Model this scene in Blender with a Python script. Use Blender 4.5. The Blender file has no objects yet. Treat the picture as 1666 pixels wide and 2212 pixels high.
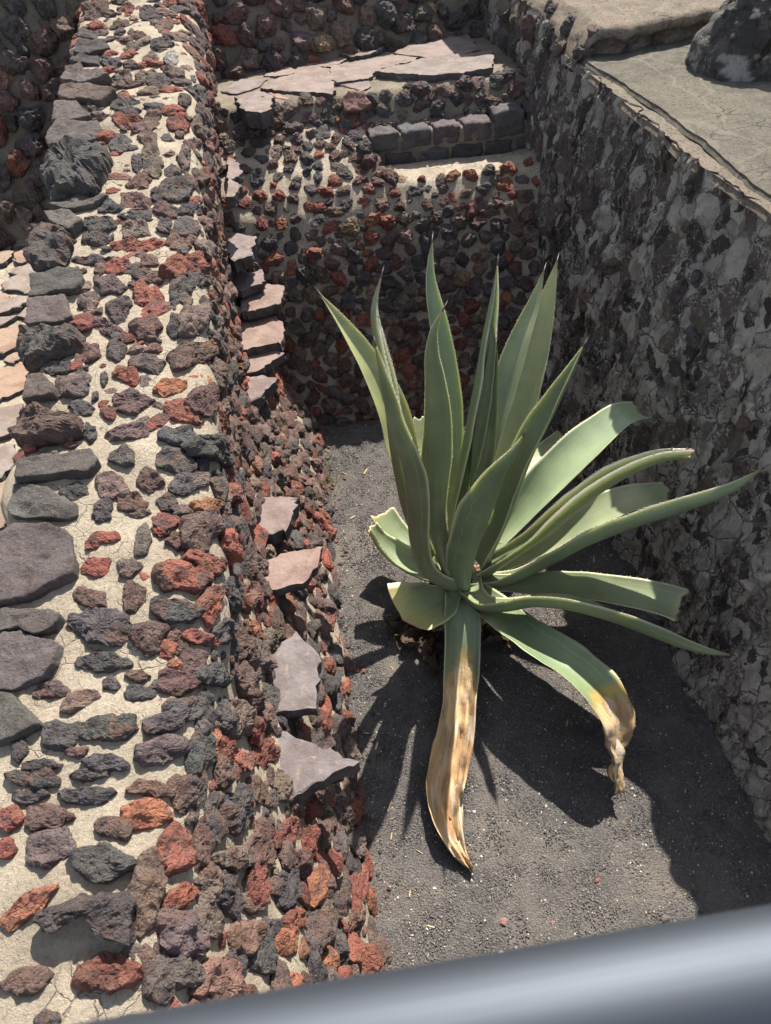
import bpy, bmesh, math, random
import numpy as np
from mathutils import Vector, Matrix
from mathutils.bvhtree import BVHTree
from math import sin, cos, radians, pi, sqrt, atan2

random.seed(11)
rng = np.random.default_rng(11)
scene = bpy.context.scene
COL = scene.collection

# ------------------------------------------------------------------ camera
CAM_H, PITCH, YAW, ROLL, FPX, IW, IH = 3.4, 45.2, 7.0, 4.5, 1600.0, 1666.0, 2212.0
def cam_axes():
    p, y, r = radians(PITCH), radians(YAW), radians(ROLL)
    fwd = np.array([sin(y)*cos(p), cos(y)*cos(p), -sin(p)])
    right = np.array([cos(y), -sin(y), 0.0])
    up = np.cross(right, fwd)
    return cos(r)*right - sin(r)*up, sin(r)*right + cos(r)*up, fwd
RI, UP, FW = cam_axes()
CPOS = np.array([0.0, 0.0, CAM_H])
cam = bpy.data.cameras.new('camera')
camo = bpy.data.objects.new('camera', cam)
COL.objects.link(camo)
M = Matrix(((RI[0], UP[0], -FW[0], 0), (RI[1], UP[1], -FW[1], 0), (RI[2], UP[2], -FW[2], CAM_H), (0, 0, 0, 1)))
camo.matrix_world = M
cam.sensor_fit = 'VERTICAL'
cam.sensor_height = 36.0
cam.sensor_width = 36.0*IW/IH
cam.lens = FPX/IH*36.0
cam.clip_start = 0.02
cam.clip_end = 500.0
cam.dof.use_dof = True
cam.dof.focus_distance = 3.6
cam.dof.aperture_fstop = 6.5
scene.camera = camo

# ------------------------------------------------------------------ sky, sun, exposure
SUN = Vector((0.36, 0.66, 1.0)).normalized()
SUN_EL = math.asin(SUN.z)
SUN_AZ = atan2(SUN.x, SUN.y)
world = bpy.data.worlds.new('World')
scene.world = world
world.use_nodes = True
wn, wl = world.node_tree.nodes, world.node_tree.links
wn.clear()
sky = wn.new('ShaderNodeTexSky')
sky.sky_type = 'NISHITA'
sky.sun_disc = False
sky.sun_elevation = SUN_EL
sky.sun_rotation = SUN_AZ
sky.altitude = 2000.0
sky.dust_density = 5.0
sky.ozone_density = .6
bg = wn.new('ShaderNodeBackground')
bg.inputs[1].default_value = 0.122
wo = wn.new('ShaderNodeOutputWorld')
hs = wn.new('ShaderNodeHueSaturation')
hs.inputs['Saturation'].default_value = .55
wl.new(sky.outputs[0], hs.inputs['Color'])
wl.new(hs.outputs[0], bg.inputs[0])
wl.new(bg.outputs[0], wo.inputs[0])
sl = bpy.data.lights.new('sun', 'SUN')
sl.energy = 5.0
sl.angle = radians(0.5)
sl.color = (1.0, 0.935, 0.835)
slo = bpy.data.objects.new('sun', sl)
slo.rotation_euler = SUN.to_track_quat('Z', 'Y').to_euler()
slo.location = (3, 5, 12)
COL.objects.link(slo)
scene.view_settings.view_transform = 'Standard'
scene.view_settings.look = 'None'
scene.view_settings.gamma = 1.0
scene.view_settings.use_curve_mapping = False
scene.view_settings.exposure = 1.3

# ------------------------------------------------------------------ helpers: rays, noise
def ray(x, y):
    return (x-IW/2)/FPX*RI - (y-IH/2)/FPX*UP + FW
def at_z(x, y, z):
    d = ray(x, y)
    return CPOS + d*((z-CAM_H)/d[2])
def at_y(x, y, Y):
    d = ray(x, y)
    return CPOS + d*(Y/d[1])
def at_plane(x, y, p, n):
    d = ray(x, y)
    return CPOS + d*(np.dot(p-CPOS, n)/np.dot(d, n))
def proj(P):
    q = np.asarray(P, float) - CPOS
    zc = np.maximum(q @ FW, 1e-3)
    return IW/2 + FPX*(q @ RI)/zc, IH/2 - FPX*(q @ UP)/zc, q @ FW

def _h(i, j, k, s):
    n = (i*374761393 + j*668265263 + k*2147483647 + s*1274126177) & 0xffffffff
    n = ((n ^ (n >> 13))*1274126177) & 0xffffffff
    n = ((n ^ (n >> 15))*2246822519) & 0xffffffff
    return ((n ^ (n >> 16)) & 0xffffff)/float(0xffffff)
def vnoise(P, s=0):
    P = np.asarray(P, float)
    I = np.floor(P).astype(np.int64)
    F = P - I
    F = F*F*F*(F*(F*6-15)+10)
    r = 0
    for dx in (0, 1):
        for dy in (0, 1):
            for dz in (0, 1):
                w = (F[:, 0] if dx else 1-F[:, 0])*(F[:, 1] if dy else 1-F[:, 1])*(F[:, 2] if dz else 1-F[:, 2])
                r = r + w*_h(I[:, 0]+dx, I[:, 1]+dy, I[:, 2]+dz, s)
    return r*2-1
def fbm(P, octv=4, s=0, gain=0.5):
    a, t = 1.0, 0
    P = np.asarray(P, float)
    for o in range(octv):
        t = t + a*vnoise(P, s+o*17)
        P = P*2.03 + 5.3
        a *= gain
    return t
def voro(P, s=0):
    P = np.asarray(P, float)
    I = np.floor(P).astype(np.int64)
    f1 = np.full(len(P), 9.0); f2 = np.full(len(P), 9.0); cid = np.zeros(len(P))
    for dx in (-1, 0, 1):
        for dy in (-1, 0, 1):
            for dz in (-1, 0, 1):
                a, b, c = I[:, 0]+dx, I[:, 1]+dy, I[:, 2]+dz
                q = np.stack([a+_h(a, b, c, s), b+_h(a, b, c, s+1), c+_h(a, b, c, s+2)], 1)
                d = np.linalg.norm(q-P, axis=1)
                m = d < f1
                f2 = np.where(m, f1, np.minimum(f2, d))
                cid = np.where(m, _h(a, b, c, s+7), cid)
                f1 = np.where(m, d, f1)
    return f1, f2, cid

# ------------------------------------------------------------------ helpers: objects
def tag(o, label=None, cat=None, group=None, kind=None):
    if label: o['label'] = label
    if cat: o['category'] = cat
    if group: o['group'] = group
    if kind: o['kind'] = kind
    return o
def link(name, me, mat=None, parent=None):
    o = bpy.data.objects.new(name, me)
    COL.objects.link(o)
    if mat is not None and me is not None:
        for m in (mat if isinstance(mat, (list, tuple)) else [mat]):
            if m.name not in [x.name for x in me.materials if x]:
                me.materials.append(m)
    if parent is not None: o.parent = parent
    return o
def mesh(name, V, F, smooth=True, col=None, mi=None):
    me = bpy.data.meshes.new(name)
    V = np.asarray(V, float)
    if isinstance(F, np.ndarray):
        n, k = F.shape
        me.vertices.add(len(V)); me.vertices.foreach_set('co', V.astype(np.float32).ravel())
        me.loops.add(n*k); me.loops.foreach_set('vertex_index', F.astype(np.int32).ravel())
        me.polygons.add(n)
        me.polygons.foreach_set('loop_start', np.arange(0, n*k, k, dtype=np.int32))
        me.polygons.foreach_set('loop_total', np.full(n, k, dtype=np.int32))
        me.update(calc_edges=True)
        me.validate()
    else:
        me.from_pydata([tuple(v) for v in V], [], F)
        me.update()
    me.polygons.foreach_set('use_smooth', np.full(len(me.polygons), smooth, dtype=bool))
    if mi is not None: me.polygons.foreach_set('material_index', np.asarray(mi, dtype=np.int32))
    if col is not None:
        a = me.color_attributes.new('tint', 'FLOAT_COLOR', 'POINT')
        c = np.ones((len(V), 4), np.float32); c[:, :3] = col
        a.data.foreach_set('color', c.ravel())
    return me
def grid_faces(nu, nv):
    i, j = np.meshgrid(np.arange(nu-1), np.arange(nv-1), indexing='ij')
    a = (i*nv+j).ravel()
    return np.stack([a, a+nv, a+nv+1, a+1], 1)
def grid_normals(G):
    du = np.gradient(G, axis=0); dv = np.gradient(G, axis=1)
    n = np.cross(du, dv)
    return n/np.maximum(np.linalg.norm(n, axis=2, keepdims=True), 1e-9)

# ------------------------------------------------------------------ materials
def nodes(name):
    m = bpy.data.materials.new(name)
    m.use_nodes = True
    t = m.node_tree
    t.nodes.clear()
    out = t.nodes.new('ShaderNodeOutputMaterial')
    b = t.nodes.new('ShaderNodeBsdfPrincipled')
    t.links.new(b.outputs[0], out.inputs[0])
    return m, t, b
class NT:
    def __init__(s, t): s.t = t
    def n(s, kind, ins=None, **kw):
        x = s.t.nodes.new(kind)
        for k, v in kw.items(): setattr(x, k, v)
        for k, v in (ins or {}).items(): s.put(x.inputs[k], v)
        return x
    def put(s, sock, v):
        if isinstance(v, bpy.types.NodeSocket): s.t.links.new(v, sock)
        else: sock.default_value = v
    def noise(s, vec, scale, detail=4, rough=.6, dist=0.0):
        return s.n('ShaderNodeTexNoise', {'Vector': vec, 'Scale': scale, 'Detail': detail, 'Roughness': rough, 'Distortion': dist}).outputs[0]
    def voro(s, vec, scale, feature='F1', out=0, rand=1.0):
        return s.n('ShaderNodeTexVoronoi', {'Vector': vec, 'Scale': scale, 'Randomness': rand}, feature=feature).outputs[out]
    def ramp(s, fac, a, b, ca=0.0, cb=1.0):
        r = s.n('ShaderNodeMapRange', {0: fac, 1: a, 2: b, 3: ca, 4: cb})
        r.interpolation_type = 'SMOOTHSTEP'
        return r.outputs[0]
    def mix(s, fac, a, b, mode='MIX'):
        x = s.n('ShaderNodeMix', data_type='RGBA', blend_type=mode)
        s.put(x.inputs[0], fac); s.put(x.inputs[6], a); s.put(x.inputs[7], b)
        return x.outputs[2]
    def m(s, op, a, b=0.0):
        x = s.n('ShaderNodeMath', operation=op)
        s.put(x.inputs[0], a); s.put(x.inputs[1], b)
        return x.outputs[0]
    def bump(s, h, strength, dist, normal=None):
        x = s.n('ShaderNodeBump', {'Height': h, 'Strength': strength, 'Distance': dist})
        if normal is not None: s.put(x.inputs['Normal'], normal)
        return x.outputs[0]
    def scalevec(s, vec, sc):
        x = s.n('ShaderNodeMapping', {'Vector': vec})
        x.inputs['Scale'].default_value = sc
        return x.outputs[0]
def c4(r, g=None, b=None):
    if g is None: r, g, b = r
    return (r, g, b, 1.0)

def mat_lava(name, src):
    m, t, b = nodes(name); q = NT(t)
    geo = q.n('ShaderNodeNewGeometry').outputs['Position']
    if src == 'object':
        oi = q.n('ShaderNodeObjectInfo'); base = oi.outputs['Color']
    else:
        base = q.n('ShaderNodeAttribute', attribute_name='tint').outputs['Color']
    big = q.noise(geo, 22, 3, .6)
    mid = q.noise(geo, 90, 5, .7)
    fine = q.noise(geo, 380, 4, .75)
    blot = q.noise(geo, 13, 5, .68, .5)
    rnd = q.n('ShaderNodeObjectInfo').outputs['Random'] if src == 'object' else q.n('ShaderNodeNewGeometry').outputs['Random Per Island']
    base = q.mix(q.ramp(blot, .50, .60, 0, .72), base, q.mix(q.ramp(rnd, .45, .55), c4(.078, .070, .068), c4(.15, .088, .066)))
    c = q.mix(q.ramp(big, .40, .66), base, q.mix(1.0, base, c4(.58, .56, .60), 'MULTIPLY'))
    c = q.mix(q.ramp(mid, .50, .70, 0, .6), c, q.mix(.6, base, c4(.20, .145, .115)))
    c = q.mix(q.ramp(fine, .58, .80, 0, .55), c, c4(.30, .25, .21))
    q.put(b.inputs['Base Color'], c)
    b.inputs['Roughness'].default_value = .92
    b.inputs['Specular IOR Level'].default_value = .25
    pores = q.voro(geo, 150, 'F1'); pores2 = q.voro(geo, 75, 'F1')
    h = q.m('ADD', q.m('MULTIPLY', q.ramp(pores, .05, .5), .35), q.m('MULTIPLY', q.ramp(pores2, .08, .45), .55))
    h = q.m('ADD', h, q.m('MULTIPLY', mid, 1.3))
    h = q.m('ADD', h, q.m('MULTIPLY', fine, .5))
    q.put(b.inputs['Normal'], q.bump(h, 1.0, .012))
    return m
LAVA = mat_lava('lava_rock', 'object')
LAVA_T = mat_lava('lava_rubble', 'tint')

def mat_flatstone(name):
    m, t, b = nodes(name); q = NT(t)
    geo = q.n('ShaderNodeNewGeometry').outputs['Position']
    base = q.n('ShaderNodeObjectInfo').outputs['Color']
    n1 = q.noise(geo, 12, 4, .6); n2 = q.noise(geo, 70, 5, .7); n3 = q.noise(geo, 300, 3, .7)
    c = q.mix(q.ramp(n1, .38, .68), base, q.mix(1.0, base, c4(.72, .68, .68), 'MULTIPLY'))
    c = q.mix(q.ramp(n2, .5, .75, 0, .5), c, c4(.20, .155, .125))
    c = q.mix(q.ramp(n3, .62, .8, 0, .5), c, c4(.30, .26, .22))
    q.put(b.inputs['Base Color'], c)
    b.inputs['Roughness'].default_value = .9
    b.inputs['Specular IOR Level'].default_value = .25
    pores = q.voro(geo, 110, 'F1')
    h = q.m('ADD', q.m('MULTIPLY', q.ramp(pores, .04, .3), .5), q.m('ADD', q.m('MULTIPLY', n2, 1.0), q.m('MULTIPLY', n3, .35)))
    q.put(b.inputs['Normal'], q.bump(h, 1.0, .012))
    return m
CAPM = mat_flatstone('dressed_basalt')

def mat_laja(name, edge=False):
    m, t, b = nodes(name); q = NT(t)
    geo = q.n('ShaderNodeNewGeometry').outputs['Position']
    if edge:
        base = c4(.085, .08, .082)
    else:
        base = q.n('ShaderNodeObjectInfo').outputs['Color']
    n1 = q.noise(geo, 7, 4, .6, .4); n2 = q.noise(geo, 45, 5, .65); n3 = q.noise(geo, 420, 3, .7)
    c = q.mix(q.ramp(n1, .40, .62), base, q.mix(1.0, base, c4(.74, .69, .67), 'MULTIPLY'))
    c = q.mix(q.ramp(q.noise(geo, 19, 6, .75, .5), .54, .68, 0, .6), c, c4(.26, .215, .165))
    c = q.mix(q.ramp(n2, .56, .75, 0, .35), c, q.mix(1.0, base, c4(1.12, .95, .82), 'MULTIPLY'))
    c = q.mix(q.ramp(n3, .6, .8, 0, .35), c, c4(.40, .35, .32))
    q.put(b.inputs['Base Color'], c)
    b.inputs['Roughness'].default_value = .8
    b.inputs['Specular IOR Level'].default_value = .3
    h = q.m('ADD', q.m('MULTIPLY', n2, 1.0), q.m('MULTIPLY', n3, .3))
    q.put(b.inputs['Normal'], q.bump(h, 1.0 if edge else .9, .012 if edge else .007))
    return m
LAJA, LAJA_E = mat_laja('slate_slab'), mat_laja('slate_broken_edge', True)

def mat_mortar(name, ca, cb, dark, cracks=1.0):
    m, t, b = nodes(name); q = NT(t)
    geo = q.n('ShaderNodeNewGeometry').outputs['Position']
    warp = q.n('ShaderNodeTexNoise', {'Vector': geo, 'Scale': 9.0, 'Detail': 4.0}).outputs[1]
    wv = q.n('ShaderNodeVectorMath', operation='MULTIPLY_ADD')
    q.put(wv.inputs[0], warp); wv.inputs[1].default_value = (.06, .06, .06); q.put(wv.inputs[2], geo)
    n1 = q.noise(geo, 5, 5, .65); n2 = q.noise(geo, 60, 5, .7); n3 = q.noise(geo, 330, 4, .75)
    c = q.mix(q.ramp(n1, .35, .68), c4(ca), c4(cb))
    c = q.mix(q.ramp(q.noise(geo, 2.3, 6, .7, .8), .52, .72, 0, .55), c, q.mix(1.0, c, c4(.62, .60, .60), 'MULTIPLY'))
    c = q.mix(q.ramp(n2, .46, .74, 0, .6), c, c4(dark))
    c = q.mix(q.ramp(n3, .52, .68, 0, .7), c, c4(dark))
    grit = q.ramp(q.voro(geo, 210), .12, .2, 1, 0)
    gc = q.voro(geo, 210, out=1)
    gsel = q.n('ShaderNodeSeparateColor', {0: gc}).outputs[0]
    c = q.mix(q.m('MULTIPLY', grit, q.ramp(gsel, .6, .62)), c, q.mix(q.ramp(gsel, .78, .8), c4(.13, .10, .09), c4(.66, .60, .50)))
    crk = q.ramp(q.voro(wv.outputs[0], 13, 'DISTANCE_TO_EDGE'), .006, .03, 1, 0)
    crk = q.m('MULTIPLY', crk, q.ramp(q.noise(geo, 3.1, 3), .52, .64, 0, cracks))
    crk2 = q.ramp(q.voro(wv.outputs[0], 34, 'DISTANCE_TO_EDGE'), .008, .05, 1, 0)
    crk2 = q.m('MULTIPLY', crk2, q.ramp(q.noise(geo, 4.7, 3), .5, .66, 0, cracks*.6))
    crk = q.m('MAXIMUM', crk, crk2)
    c = q.mix(q.m('MULTIPLY', crk, .36), c, c4([x*.5 for x in dark]))
    q.put(b.inputs['Base Color'], c)
    b.inputs['Roughness'].default_value = .95
    b.inputs['Specular IOR Level'].default_value = .15
    h = q.m('ADD', q.m('MULTIPLY', n2, 1.0), q.m('ADD', q.m('MULTIPLY', n3, .55), q.m('MULTIPLY', crk, -.8)))
    q.put(b.inputs['Normal'], q.bump(h, 1.0, .014))
    return m
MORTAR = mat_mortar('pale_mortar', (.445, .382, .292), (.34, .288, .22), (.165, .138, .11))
MORTAR_SHADE = mat_mortar('shaded_mortar', (.27, .228, .172), (.19, .16, .125), (.10, .086, .072), .4)  # darker copy of the pale mortar: shade of the far walls put into colour

def mat_plaster_wall(name, tinted=False):
    m, t, b = nodes(name); q = NT(t)
    geo = q.n('ShaderNodeNewGeometry').outputs['Position']
    st = q.scalevec(geo, (1.0, 1.0, .62))
    warp = q.n('ShaderNodeTexNoise', {'Vector': st, 'Scale': 9.0, 'Detail': 5.0, 'Roughness': .65}).outputs[1]
    wv = q.n('ShaderNodeVectorMath', operation='MULTIPLY_ADD')
    q.put(wv.inputs[0], warp); wv.inputs[1].default_value = (.11, .11, .07); q.put(wv.inputs[2], st)
    wv = wv.outputs[0]
    n1 = q.noise(st, 14, 6, .7, .7); n2 = q.noise(geo, 60, 6, .75); n3 = q.noise(geo, 240, 4, .8)
    big = q.noise(geo, 1.6, 4, .6)
    cell = q.n('ShaderNodeSeparateColor', {0: q.voro(wv, 9.0, out=1)})
    edge = q.voro(wv, 9.0, 'DISTANCE_TO_EDGE')
    cell2 = q.n('ShaderNodeSeparateColor', {0: q.voro(wv, 15, out=1)}); edge2 = q.voro(wv, 15, 'DISTANCE_TO_EDGE')
    yy = q.n('ShaderNodeSeparateXYZ', {0: geo}).outputs[1]
    if tinted: base = q.n('ShaderNodeAttribute', attribute_name='tint').outputs['Color']
    else:
        pl = q.mix(cell2.outputs[0], c4(.58, .53, .46), c4(.30, .27, .235))
        pl = q.mix(q.ramp(cell2.outputs[1], .78, .82), pl, c4(.075, .062, .056))
        stone = q.mix(cell.outputs[1], c4(.055, .050, .050), c4(.18, .14, .118))
        pick = q.m('ADD', cell.outputs[0], q.m('ADD', q.m('MULTIPLY', q.m('SUBTRACT', big, .5), .8), q.m('MULTIPLY', q.m('SUBTRACT', yy, 3.0), .13)))
        pick = q.m('ADD', pick, q.m('MULTIPLY', q.m('SUBTRACT', q.noise(geo, 38, 6, .8), .5), 1.3))
        base = q.mix(q.ramp(pick, .66, .78), pl, stone)
        joint = q.ramp(edge, .015, .06, 1, 0)
        base = q.mix(q.m('MULTIPLY', joint, q.ramp(n2, .35, .5)), base, q.mix(q.ramp(n1, .4, .6), c4(.24, .21, .18), c4(.07, .058, .05)))
        rim = q.m('MULTIPLY', q.ramp(q.m('ABSOLUTE', q.m('SUBTRACT', edge, .055)), .012, .04, 1, 0), q.m('MULTIPLY', q.ramp(n1, .47, .58), q.ramp(n2, .42, .55)))
        base = q.mix(q.m('MULTIPLY', rim, .9), base, c4(.66, .63, .58))
        rim2 = q.m('MULTIPLY', q.ramp(edge2, .01, .05, 1, 0), q.ramp(n1, .52, .62))
        base = q.mix(q.m('MULTIPLY', rim2, .55), base, c4(.47, .44, .40))
    c = q.mix(q.ramp(n2, .48, .66, 0, .6), base, q.mix(1.0, base, c4(.58, .55, .52), 'MULTIPLY'))
    n4 = q.noise(q.scalevec(geo, (1, 1, .32)), 3.4, 5, .65, .5)
    moss = q.m('MULTIPLY', q.ramp(n4, .53, .62), q.ramp(q.noise(q.scalevec(geo, (1, 1, .3)), 22, 6, .75, .8), .46, .56))
    c = q.mix(q.m('MULTIPLY', moss, .95), c, q.mix(q.ramp(n3, .5, .7), c4(.022, .015, .008), c4(.085, .05, .02)))
    lich = q.m('MULTIPLY', q.ramp(q.noise(q.scalevec(geo, (1, 1, .45)), 30, 7, .85, 1.0), .56, .62), q.ramp(n4, .54, .44))
    c = q.mix(q.m('MULTIPLY', lich, .8), c, c4(.52, .50, .47))
    c = q.mix(q.ramp(n3, .60, .74, 0, .5), c, c4(.34, .32, .29))
    q.put(b.inputs['Base Color'], c)
    b.inputs['Roughness'].default_value = .92
    b.inputs['Specular IOR Level'].default_value = .25
    h = q.m('ADD', q.m('MULTIPLY', n1, 1.0), q.m('ADD', q.m('MULTIPLY', n2, .9), q.m('MULTIPLY', n3, .4)))
    h = q.m('ADD', h, q.m('ADD', q.m('MULTIPLY', q.ramp(edge, 0, .10), .9), q.m('MULTIPLY', q.ramp(edge2, 0, .09), .35)))
    q.put(b.inputs['Normal'], q.bump(h, 1.0, .022))
    return m
PLASTERW = mat_plaster_wall('weathered_plaster')
PLASTERM = mat_plaster_wall('weathered_mound', True)

def mat_pavement(name, ca, cb, pale, veins=1.0):
    m, t, b = nodes(name); q = NT(t)
    geo = q.n('ShaderNodeNewGeometry').outputs['Position']
    n0 = q.noise(geo, 1.7, 5, .6); n1 = q.noise(geo, 11, 6, .7); n2 = q.noise(geo, 70, 5, .75); n3 = q.noise(geo, 280, 4, .8)
    c = q.mix(q.ramp(n1, .40, .62), c4(ca), c4(cb))
    c = q.mix(q.ramp(n0, .45, .65, 0, .5), c, c4(.19, .168, .128))
    c = q.mix(q.ramp(n2, .48, .62, 0, .75), c, c4(.055, .050, .040))
    c = q.mix(q.ramp(n3, .54, .7, 0, .7), c, c4(.30, .27, .21))
    warp = q.n('ShaderNodeTexNoise', {'Vector': geo, 'Scale': 5.0, 'Detail': 5.0}).outputs[1]
    wv = q.n('ShaderNodeVectorMath', operation='MULTIPLY_ADD')
    q.put(wv.inputs[0], warp); wv.inputs[1].default_value = (.22, .22, .1); q.put(wv.inputs[2], geo)
    vw = q.scalevec(wv.outputs[0], (1.6, .8, 1))
    vein = q.ramp(q.voro(vw, 1.25, 'DISTANCE_TO_EDGE'), .006, .016, 1, 0)
    vein = q.m('MULTIPLY', vein, q.ramp(n1, .35, .5))
    c = q.mix(q.m('MULTIPLY', vein, .8*veins), c, c4(pale))
    crk = q.ramp(q.voro(wv.outputs[0], 6, 'DISTANCE_TO_EDGE'), .004, .03, 1, 0)
    crk = q.m('MULTIPLY', crk, q.ramp(q.noise(geo, 2.2, 3), .5, .62))
    c = q.mix(q.m('MULTIPLY', crk, .7), c, c4(.06, .055, .045))
    q.put(b.inputs['Base Color'], c)
    b.inputs['Roughness'].default_value = .93
    b.inputs['Specular IOR Level'].default_value = .2
    h = q.m('ADD', q.m('MULTIPLY', n2, 1.0), q.m('ADD', q.m('MULTIPLY', n3, .6), q.m('MULTIPLY', crk, -1.0)))
    q.put(b.inputs['Normal'], q.bump(h, 1.0, .012))
    return m
PAVE = mat_pavement('grey_screed', (.165, .150, .120), (.112, .103, .083), (.25, .22, .18), .6)
PAVE_P = mat_pavement('pink_screed', (.27, .215, .165), (.19, .16, .125), (.32, .28, .22), .4)

def mat_gravel_base():
    m, t, b = nodes('volcanic_grit'); q = NT(t)
    geo = q.n('ShaderNodeNewGeometry').outputs['Position']
    n1 = q.noise(geo, 2.6, 5, .62, .6); n2 = q.noise(geo, 120, 4, .7)
    cell = q.voro(geo, 150, out=1); cs = q.n('ShaderNodeSeparateColor', {0: cell}).outputs[0]
    c = q.mix(q.ramp(cs, 0, 1), c4(.050, .046, .044), c4(.10, .092, .086))
    c = q.mix(q.ramp(n1, .46, .68, 0, .7), c, c4(.14, .12, .10))
    q.put(b.inputs['Base Color'], c)
    b.inputs['Roughness'].default_value = .95
    q.put(b.inputs['Normal'], q.bump(q.m('ADD', q.voro(geo, 150), n2), 1.0, .006))
    return m
GRIT = mat_gravel_base()
def mat_grain():
    m, t, b = nodes('gravel_grain'); q = NT(t)
    c = q.n('ShaderNodeAttribute', attribute_name='tint').outputs['Color']
    q.put(b.inputs['Base Color'], c)
    b.inputs['Roughness'].default_value = .85
    return m
GRAIN = mat_grain()

def mat_leaf():
    m, t, b = nodes('agave_skin'); q = NT(t)
    geo = q.n('ShaderNodeTexCoord').outputs['Object']
    base = q.n('ShaderNodeAttribute', attribute_name='tint').outputs['Color']
    lf = q.n('ShaderNodeAttribute', attribute_name='leafuv').outputs['Vector']
    st = q.scalevec(lf, (26.0, 1.6, 1.0))
    n1 = q.noise(st, 1.0, 4, .6, .2); n2 = q.noise(geo, 9, 5, .65); n3 = q.noise(geo, 220, 3, .7)
    n4 = q.noise(q.scalevec(lf, (90.0, 3.0, 1.0)), 1.0, 3, .6)
    c = q.mix(q.ramp(n2, .38, .7, 0, .55), base, q.mix(1.0, base, c4(.74, .80, .76), 'MULTIPLY'))
    c = q.mix(q.ramp(n1, .45, .7, 0, .35), c, q.mix(1.0, base, c4(1.22, 1.18, 1.12), 'MULTIPLY'))
    c = q.mix(q.ramp(n4, .5, .75, 0, .22), c, q.mix(1.0, base, c4(.78, .82, .8), 'MULTIPLY'))
    dust = q.m('MULTIPLY', q.ramp(q.noise(geo, 14, 5, .75), .55, .7), .32)
    c = q.mix(dust, c, c4(.22, .21, .18))
    sp = q.ramp(q.voro(geo, 70), .03, .06, 1, 0)
    c = q.mix(q.m('MULTIPLY', sp, q.ramp(n2, .5, .6, 0, .7)), c, c4(.42, .42, .34))
    ux = q.n('ShaderNodeSeparateXYZ', {0: lf}).outputs
    au = q.m('ABSOLUTE', ux[2])
    wob = q.noise(q.scalevec(lf, (0.0, 9.0, 0.0)), 1.0, 3, .6)
    ln = q.ramp(q.m('ABSOLUTE', q.m('SUBTRACT', au, q.m('ADD', .45, q.m('MULTIPLY', wob, .35)))), .006, .03, 1, 0)
    c = q.mix(q.m('MULTIPLY', ln, q.ramp(n2, .36, .6, 0, .5)), c, q.mix(.5, c, c4(.40, .42, .32)))
    c = q.mix(q.m('MULTIPLY', q.ramp(q.noise(q.scalevec(lf, (9, 2.5, 0)), 1.0, 5, .75, .8), .60, .70), .5), c, q.mix(1.0, base, c4(1.35, 1.22, .95), 'MULTIPLY'))
    scar = q.m('MULTIPLY', q.ramp(q.noise(q.scalevec(lf, (22, 7, 3)), 1.0, 5, .7, .6), .66, .70), q.ramp(q.noise(geo, 6, 3), .50, .60))
    c = q.mix(q.m('MULTIPLY', scar, .75), c, c4(.27, .20, .115))
    c = q.mix(q.ramp(q.noise(q.scalevec(lf, (34, .8, 2)), 1.0, 4, .65, .3), .56, .72, 0, .4), c, q.mix(1.0, c, c4(1.45, 1.25, .72), 'MULTIPLY'))
    q.put(b.inputs['Base Color'], c)
    b.inputs['Subsurface Weight'].default_value = .16
    b.inputs['Subsurface Radius'].default_value = (1.0, 1.1, .45)
    b.inputs['Subsurface Scale'].default_value = .02
    b.inputs['Roughness'].default_value = .48
    b.inputs['Specular IOR Level'].default_value = .5
    h = q.m('ADD', q.m('MULTIPLY', n4, .6), q.m('ADD', q.m('MULTIPLY', n1, .5), q.m('MULTIPLY', n3, .2)))
    q.put(b.inputs['Normal'], q.bump(h, .35, .003))
    return m
LEAF = mat_leaf()
def mat_dry():
    m, t, b = nodes('dry_leaf_skin'); q = NT(t)
    geo = q.n('ShaderNodeTexCoord').outputs['Object']
    base = q.n('ShaderNodeAttribute', attribute_name='tint').outputs['Color']
    lf = q.n('ShaderNodeAttribute', attribute_name='leafuv').outputs['Vector']
    n1 = q.noise(q.scalevec(lf, (14.0, 2.2, 1.0)), 1.0, 5, .7, .6); n2 = q.noise(geo, 22, 6, .7); n3 = q.noise(q.scalevec(lf, (60, 8, 1)), 1.0, 4, .7)
    c = q.mix(q.ramp(n1, .48, .66), base, q.mix(1.0, base, c4(.55, .44, .36), 'MULTIPLY'))
    c = q.mix(q.ramp(n2, .58, .70, 0, .75), c, c4(.42, .38, .33))
    c = q.mix(q.ramp(n3, .55, .7, 0, .5), c, q.mix(1.0, base, c4(.55, .45, .36), 'MULTIPLY'))
    q.put(b.inputs['Base Color'], c)
    b.inputs['Roughness'].default_value = .95
    b.inputs['Specular IOR Level'].default_value = .1
    q.put(b.inputs['Normal'], q.bump(q.m('ADD', n1, q.m('ADD', n3, n2)), .8, .007))
    return m
DRY = mat_dry()
def mat_simple(name, col, rough=.6, metal=0.0):
    m, t, b = nodes(name); q = NT(t)
    geo = q.n('ShaderNodeNewGeometry').outputs['Position']
    n = q.noise(geo, 60, 4, .6)
    q.put(b.inputs['Base Color'], q.mix(q.ramp(n, .3, .7, 0, .5), c4(col), c4([x*.7 for x in col])))
    b.inputs['Roughness'].default_value = rough
    b.inputs['Metallic'].default_value = metal
    return m
SPINE = mat_simple('spine_brown', (.055, .035, .03), .5)
def mat_steel():
    m, t, b = nodes('brushed_steel'); q = NT(t)
    tc = q.n('ShaderNodeTexCoord').outputs['Object']
    n = q.noise(q.scalevec(tc, (3.0, 260.0, 260.0)), 1.0, 4, .7)
    q.put(b.inputs['Base Color'], q.mix(q.ramp(n, .3, .7), c4(.080, .090, .106), c4(.074, .083, .098)))  # bluish base colour stands in for the reflected sky
    b.inputs['Metallic'].default_value = 1.0
    q.put(b.inputs['Roughness'], q.ramp(n, .2, .8, .62, .66))
    return m
STEEL = mat_steel()

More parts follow.
